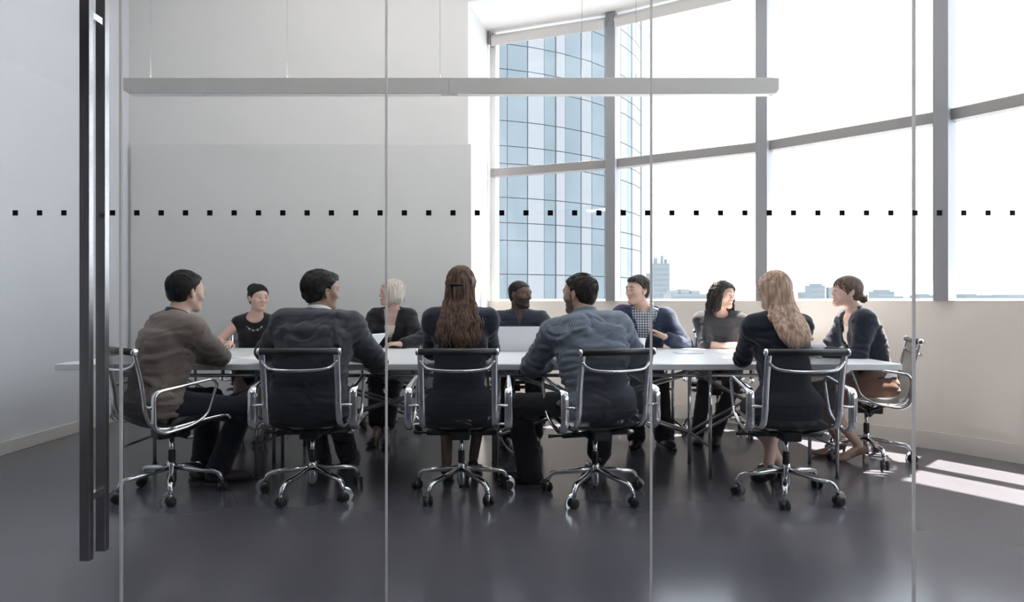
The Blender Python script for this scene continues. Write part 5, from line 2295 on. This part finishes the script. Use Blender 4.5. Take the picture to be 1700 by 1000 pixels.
CAST = [
    # near side -----------------------------------------------------------
    dict(label='man seen from behind in taupe sweater with dark collar, sitting beside the glass door', pos=(-2.115, 3.87), yaw=-38, head_yaw=-30, head_pitch=4,
         lean=17, side=0, shw=1.04, skin=SK['fair'], hairmat=Hm['dark'], torso=0.50,
         arms=(A((-2.10, 4.30, TB), (-2.45, 4.1, 0.7), (0.9, 0.4, 0)), A((-2.04, 4.24, TB), (-1.68, 4.20, 0.66), (-0.95, 0.25, 0))),
         legs=(Lg((-2.00, 4.22, 0.095), (-1.9, 4.6, 0.7), (0.5, 0.85, 0)), Lg((-1.86, 4.14, 0.095), (-1.45, 4.12, 0.75), (0.97, 0.1, 0))),
         wear=[(trousers, 'jeans', C_['denim']), (top_garment, 'sweater', C_['taupe'], 0.014, (0.97, 0.97), 0.05, None, None, None, 0.0, 0.007), (collar, C_['navyshirt'], 'collar', 1.10, 0.040),
               (shoes, M['leather_brown']), (hair_short, Hm['black'], 0.010, 0.014, 0.078, -0.070, 0.012, 0.03, 0.003), (watch, 1)]),
    dict(label='dark-haired man seen from behind in a charcoal grey suit jacket', pos=(-1.19, 3.85), yaw=3, head_yaw=-46, head_pitch=2, lean=20, side=2, shw=1.06, fat=1.12,
         skin=SK['tan'], hairmat=Hm['black'], torso=0.51,
         arms=(A((-1.42, 4.38, TB), (-1.85, 4.15, 0.72), (0.5, 0.85, 0)), A((-1.04, 4.36, TB), (-0.74, 4.10, 0.70), (-0.5, 0.85, 0))),
         legs=(Lg((-1.33, 4.52, 0.095), (-1.35, 4.5, 0.9), (0, 1, 0)), Lg((-1.16, 4.60, 0.095), (-1.0, 4.5, 0.9), (0.1, 1, 0))),
         wear=[(trousers, 'suit_trousers', C_['suit']), (top_garment, 'suit_jacket', C_['suit'], 0.022, (0.96, 0.96), 0.09, None, None, None, 0.014, 0.009), (collar, C_['white'], 'shirt_collar', 1.12, 0.046),
               (collar, C_['suit'], 'jacket_collar', 1.26, 0.034, 1.2, 0.004), (shoes, M['leather_black']), (shirt_cuff, C_['white'], 0), (shirt_cuff, C_['white'], 1),
               (hair_short, Hm['black'], 0.018, 0.021, 0.074, -0.082, 0.018, 0.03, 0.006, 1.0, 55, 4.0, 1.15)]),
    dict(label='woman seen from behind with long wavy brown hair half clipped up, in navy', pos=(-0.31, 3.84), yaw=0, head_yaw=-4, female=True, lean=13, torso=0.545, shw=1.08, scale=0.97,
         skin=SK['rosy'], tights=(0.16, 0.10, 0.08), hairmat=Hm['brown'],
         arms=(A((-0.43, 4.34, TB), (-0.68, 4.0, 0.70), (0.5, 0.85, 0)), A((-0.20, 4.36, TB), (0.08, 4.0, 0.70), (-0.5, 0.85, 0))),
         legs=(Lg((-0.41, 4.10, 0.135), (-0.45, 4.6, 0.6), (0, 1, 0)), Lg((-0.25, 4.26, 0.135), (-0.15, 4.6, 0.6), (0.15, 1, 0))), heel=0.045,
         wear=[(skirt, 'skirt', C_['navy']), (top_garment, 'jacket', C_['navy2'], 0.014, (0.95, 0.95), 0.05, None, None, None, 0.016), (shoes, M['leather_black'], 'pump'),
               (hair_long, Hm['brown'], 0.865, (0.100, 0.128, 0.135, 0.105), 0.010, 0.01, M['black'], 150, 1.0, 2)]),
    dict(label='bearded man seen from behind in a fine-striped blue shirt', pos=(0.50, 3.80), yaw=14, head_yaw=50, head_pitch=2, lean=20, side=-3, shw=1.07, fat=1.06, shfwd=(0.05, 0.0),
         skin=SK['olive'], hairmat=Hm['dark'], torso=0.505, beard=0.85, beard_col=(0.030, 0.022, 0.018), head_shift=(-0.01, 0, -0.01),
         arms=(A((0.34, 4.21, TB), (0.05, 4.12, 0.64), (0.95, 0.2, 0)), A((0.62, 4.32, TB), (0.98, 3.98, 0.72), (-0.8, 0.5, 0))),
         legs=(Lg((0.11, 4.10, 0.095), (-0.25, 4.12, 0.8), (-0.95, 0.25, 0)), Lg((0.58, 4.36, 0.15), (0.62, 4.6, 0.7), (0.2, 1, 0))),
         wear=[(trousers, 'trousers', C_['black'], 0.016, 0.97, 0.022), (top_garment, 'shirt', C_['stripe'], 0.018, (0.70, 0.75), 0.03, None, None, None, 0.0, 0.010), (collar, C_['bluecollar'], 'collar', 1.12, 0.044),
               (back_pleat, C_['bluecollar']), (shoes, M['leather_black']), (hair_short, Hm['dark'], 0.008, 0.010, 0.076, -0.078, 0.016, 0.03, 0.0022, 1.0, 80, 0.0, 0.0, 160, 0.03, 0.003)]),
    dict(label='woman seen from behind with straight long blonde hair over a navy jacket', pos=(1.595, 3.80), yaw=4, head_yaw=16, head_pitch=4, female=True, lean=13, side=-1, torso=0.53, shw=1.0,
         skin=SK['rosy'], hairmat=Hm['blonde'],
         arms=(A((1.51, 4.27, TB), (1.32, 3.90, 0.66), (0.6, 0.8, 0)), A((1.70, 4.30, TB), (1.92, 3.92, 0.66), (-0.3, 0.95, 0))),
         legs=(Lg((1.66, 4.06, 0.135), (1.48, 4.6, 0.6), (0.2, 1, 0)), Lg((1.58, 4.02, 0.135), (1.78, 4.6, 0.6), (-0.1, 1, 0))), heel=0.045,
         wear=[(skirt, 'skirt', C_['navy']), (top_garment, 'jacket', C_['navy'], 0.015, (0.95, 0.95), 0.07, None, None, None, 0.006), (shoes, M['leather_black'], 'pump'),
               (hair_long, Hm['blonde'], 0.872, (0.095, 0.108, 0.100, 0.055), 0.002, 0.03, None, 190, 3.0, 5, 0.050)]),
    # head of the table -----------------------------------------------------
    dict(label='woman in profile at the table end with hair in a low clipped bun, navy blazer', pos=(2.63, 4.74), yaw=86, head_yaw=85, head_pitch=-2, female=True, lean=18, torso=0.55,
         skin=SK['rosy'], hairmat=Hm['light'], head_shift=(0.0, 0, 0.0),
         arms=(A((2.20, 4.60, TB), (2.62, 4.50, 0.66), (-1, 0.2, 0)), A((2.16, 4.84, TB), (2.62, 5.05, 0.66), (-0.9, -0.3, 0))),
         legs=(Lg((2.46, 4.66, 0.135), (2.0, 4.64, 0.75), (-1, 0.05, 0)), Lg((2.40, 4.82, 0.135), (2.0, 4.85, 0.75), (-1, 0, 0))), heel=0.045, smile=True,
         wear=[(skirt, 'skirt', C_['brown'], 0.016, 0.92), (top_garment, 'blouse', C_['cream'], 0.006, (0.3, 0.3), 0.0, None, (0.085, -0.02), None, 0.0, 0.0),
               (top_garment, 'blazer', C_['navy'], 0.018, (0.94, 0.94), 0.015, (0.30, 0.085), None, None, 0.008), (lapels, C_['navy'], 0.28, 0.075), (shoes, M['leather_tan'], 'pump'),
               (hair_updo, Hm['light'], (0.005, -0.122, -0.048), (0.034, 0.028, 0.034), 0.007, 0.080, M['black'])]),
    # far side ---------------------------------------------------------------
    dict(label='woman in sleeveless black dress with bead necklace and dark hair pinned up', pos=(-2.27, 5.80), yaw=-164, head_yaw=-134, head_pitch=2, female=True, lean=9, torso=0.485, shw=0.98,
         skin=SK['rosy'], hairmat=Hm['black'], head_shift=(0.03, 0, 0),
         arms=(A((-1.95, 5.42, TB), (-1.72, 5.8, 0.72), (-0.2, -0.95, 0)), A((-2.36, 5.47, TB + 0.01), (-2.60, 5.70, 0.80), (0.15, -1, -0.1), curl=0.2)),
         legs=(Lg((-2.02, 5.30, 0.135), (-2.0, 5.2, 0.7), (0, -1, 0)), Lg((-2.2, 5.30, 0.135), (-2.2, 5.2, 0.7), (0, -1, 0))), heel=0.045,
         wear=[(skirt, 'dress_skirt', C_['black']), (top_garment, 'dress', C_['black'], 0.010, (0.0, 0.0), 0.05, None, (0.072, 0.0), None, 0.0, 0.002), (shoes, M['leather_black'], 'pump'),
               (necklace, M['leather_brown'], M['eye_white']), (hair_updo, Hm['black'], (0.0, -0.112, 0.084), (0.046, 0.040, 0.044), 0.009, 0.080, None, 0.0, 0.024)]),
    dict(label='woman with an ash blonde bob in a black blazer over a cream top', pos=(-1.06, 5.86), yaw=178, head_yaw=112, female=True, lean=8, torso=0.53, shw=1.04,
         skin=SK['rosy'], hairmat=Hm['ash'], browmat=Hm['light'],
         arms=(A((-0.93, 5.47, TB + 0.005), (-0.62, 5.60, 0.70), (-1, -0.15, 0.05), (0.0, 0.25, -1), 0.45), A((-1.20, 5.46, TB), (-1.52, 5.72, 0.70), (0.7, -0.6, 0))),
         legs=(Lg((-1.00, 5.22, 0.135), (-0.98, 5.1, 0.7), (0.1, -1, 0)), Lg((-1.10, 5.28, 0.135), (-1.15, 5.1, 0.7), (-0.1, -1, 0))), heel=0.045,
         wear=[(trousers, 'trousers', C_['black'], 0.014, 0.86, 0.010), (top_garment, 'top', C_['cream'], 0.005, (0.3, 0.3), 0.0, None, (0.100, -0.05), None, 0.0, 0.0),
               (top_garment, 'blazer', C_['black'], 0.016, (0.93, 0.93), 0.07, (0.34, 0.075), None, None, 0.010), (lapels, C_['black'], 0.31, 0.066), (shoes, M['leather_black'], 'pump'),
               (hair_bob, Hm['ash'])]),
    dict(label='bearded man with shaved head in a dark polo behind the open laptop', pos=(0.07, 5.87), yaw=180, head_yaw=-128, head_pitch=2, lean=10, shw=1.0, torso=0.485, skin=SK['deep'], hairmat=Hm['shaved'],
         beard=0.8, beard_col=(0.014, 0.010, 0.009), nose=1.2, lip=(0.10, 0.045, 0.038),
         arms=(A((0.20, 5.44, TB), (0.50, 5.75, 0.72), (-0.3, -1, 0)), A((-0.06, 5.44, TB), (-0.36, 5.75, 0.72), (0.3, -1, 0))),
         legs=(Lg((0.18, 5.30, 0.095), (0.2, 5.1, 0.8), (0, -1, 0)), Lg((-0.06, 5.30, 0.095), (-0.08, 5.1, 0.8), (0, -1, 0))),
         wear=[(trousers, 'trousers', C_['denim']), (top_garment, 'polo_shirt', C_['polo'], 0.014, (0.9, 0.9), 0.04, (0.085, 0.032)), (collar, C_['denimcollar'], 'collar', 1.14, 0.044, 0.9, -0.016),
               (shoes, M['leather_black']), (hair_short, Hm['shaved'], 0.003, 0.003, 0.066, -0.078, 0.014, 0.025, 0.0006, 1.3, 60, 0.0, 0.0, 0)]),
    dict(label='man in a blue blazer over a navy and white checked shirt, gesturing', pos=(1.14, 5.80), yaw=172, head_yaw=122, lean=8, shw=1.02, torso=0.515, skin=SK['fair'], hairmat=Hm['dark'],
         head_shift=(-0.07, 0, 0), side=-4,
         arms=(A((1.29, 5.46, 0.835), (1.58, 5.66, 0.70), (-0.72, -0.25, 0.45), (-0.45, -0.1, -0.85), 0.12), A((0.99, 5.46, TB), (0.72, 5.7, 0.70), (0.3, -1, 0))),
         legs=(Lg((1.20, 5.20, 0.095), (1.2, 5.1, 0.8), (0.2, -1, 0)), Lg((0.98, 5.16, 0.095), (0.95, 5.1, 0.8), (-0.3, -1, 0))),
         wear=[(trousers, 'trousers', C_['denim']), (top_garment, 'checked_shirt', C_['check'], 0.008, (0.3, 0.3), 0.02, (0.035, 0.030), None, None, 0.0, 0.001), (collar, C_['check'], 'shirt_collar', 1.14, 0.046, 0.8, -0.016),
               (top_garment, 'blazer', C_['blazer'], 0.020, (0.94, 0.94), 0.08, (0.42, 0.115), None, None, 0.006), (lapels, C_['blazer'], 0.36, 0.100), (shoes, M['leather_black']),
               (hair_short, Hm['dark'], 0.012, 0.018, 0.072, -0.080, 0.014, 0.028, 0.003, 1.0, 70, 2.0, 0.9)]),
    dict(label='smiling woman with curly shoulder-length dark hair in a loose charcoal top', pos=(1.80, 5.70), yaw=172, head_yaw=-144, head_pitch=2, head_roll=-5, female=True, lean=10, torso=0.51, shw=1.06,
         skin=SK['rosy'], hairmat=Hm['dark'], smile=True, head_shift=(0.02, 0, 0),
         arms=(A((2.00, 5.42, TB), (2.24, 5.66, 0.72), (-0.9, -0.3, 0.05), curl=0.7), A((1.83, 5.40, TB), (1.40, 5.60, 0.70), (0.95, -0.1, 0.1), curl=0.7)),
         legs=(Lg((1.62, 5.22, 0.095), (1.9, 5.1, 0.8), (-0.3, -1, 0)), Lg((1.50, 5.28, 0.095), (1.55, 5.1, 0.8), (-0.3, -1, 0))),
         wear=[(trousers, 'trousers', C_['darkskirt'], 0.012, 0.97, 0.004), (top_garment, 'loose_top', C_['charcoal'], 0.018, (0.5, 0.5), 0.05, None, (0.068, 0.018), None, 0.006, 0.004, None, 0.012), (shoes, M['leather_black']),
               (hair_curly, Hm['dark'])]),
]
import time as _time
ONLY = None
for _i, _s in enumerate(CAST):
    if ONLY is not None and _i not in ONLY:
        continue
    _t = _time.time()
    person(_s)
    print('person', _i, round(_time.time() - _t, 2), flush=True)
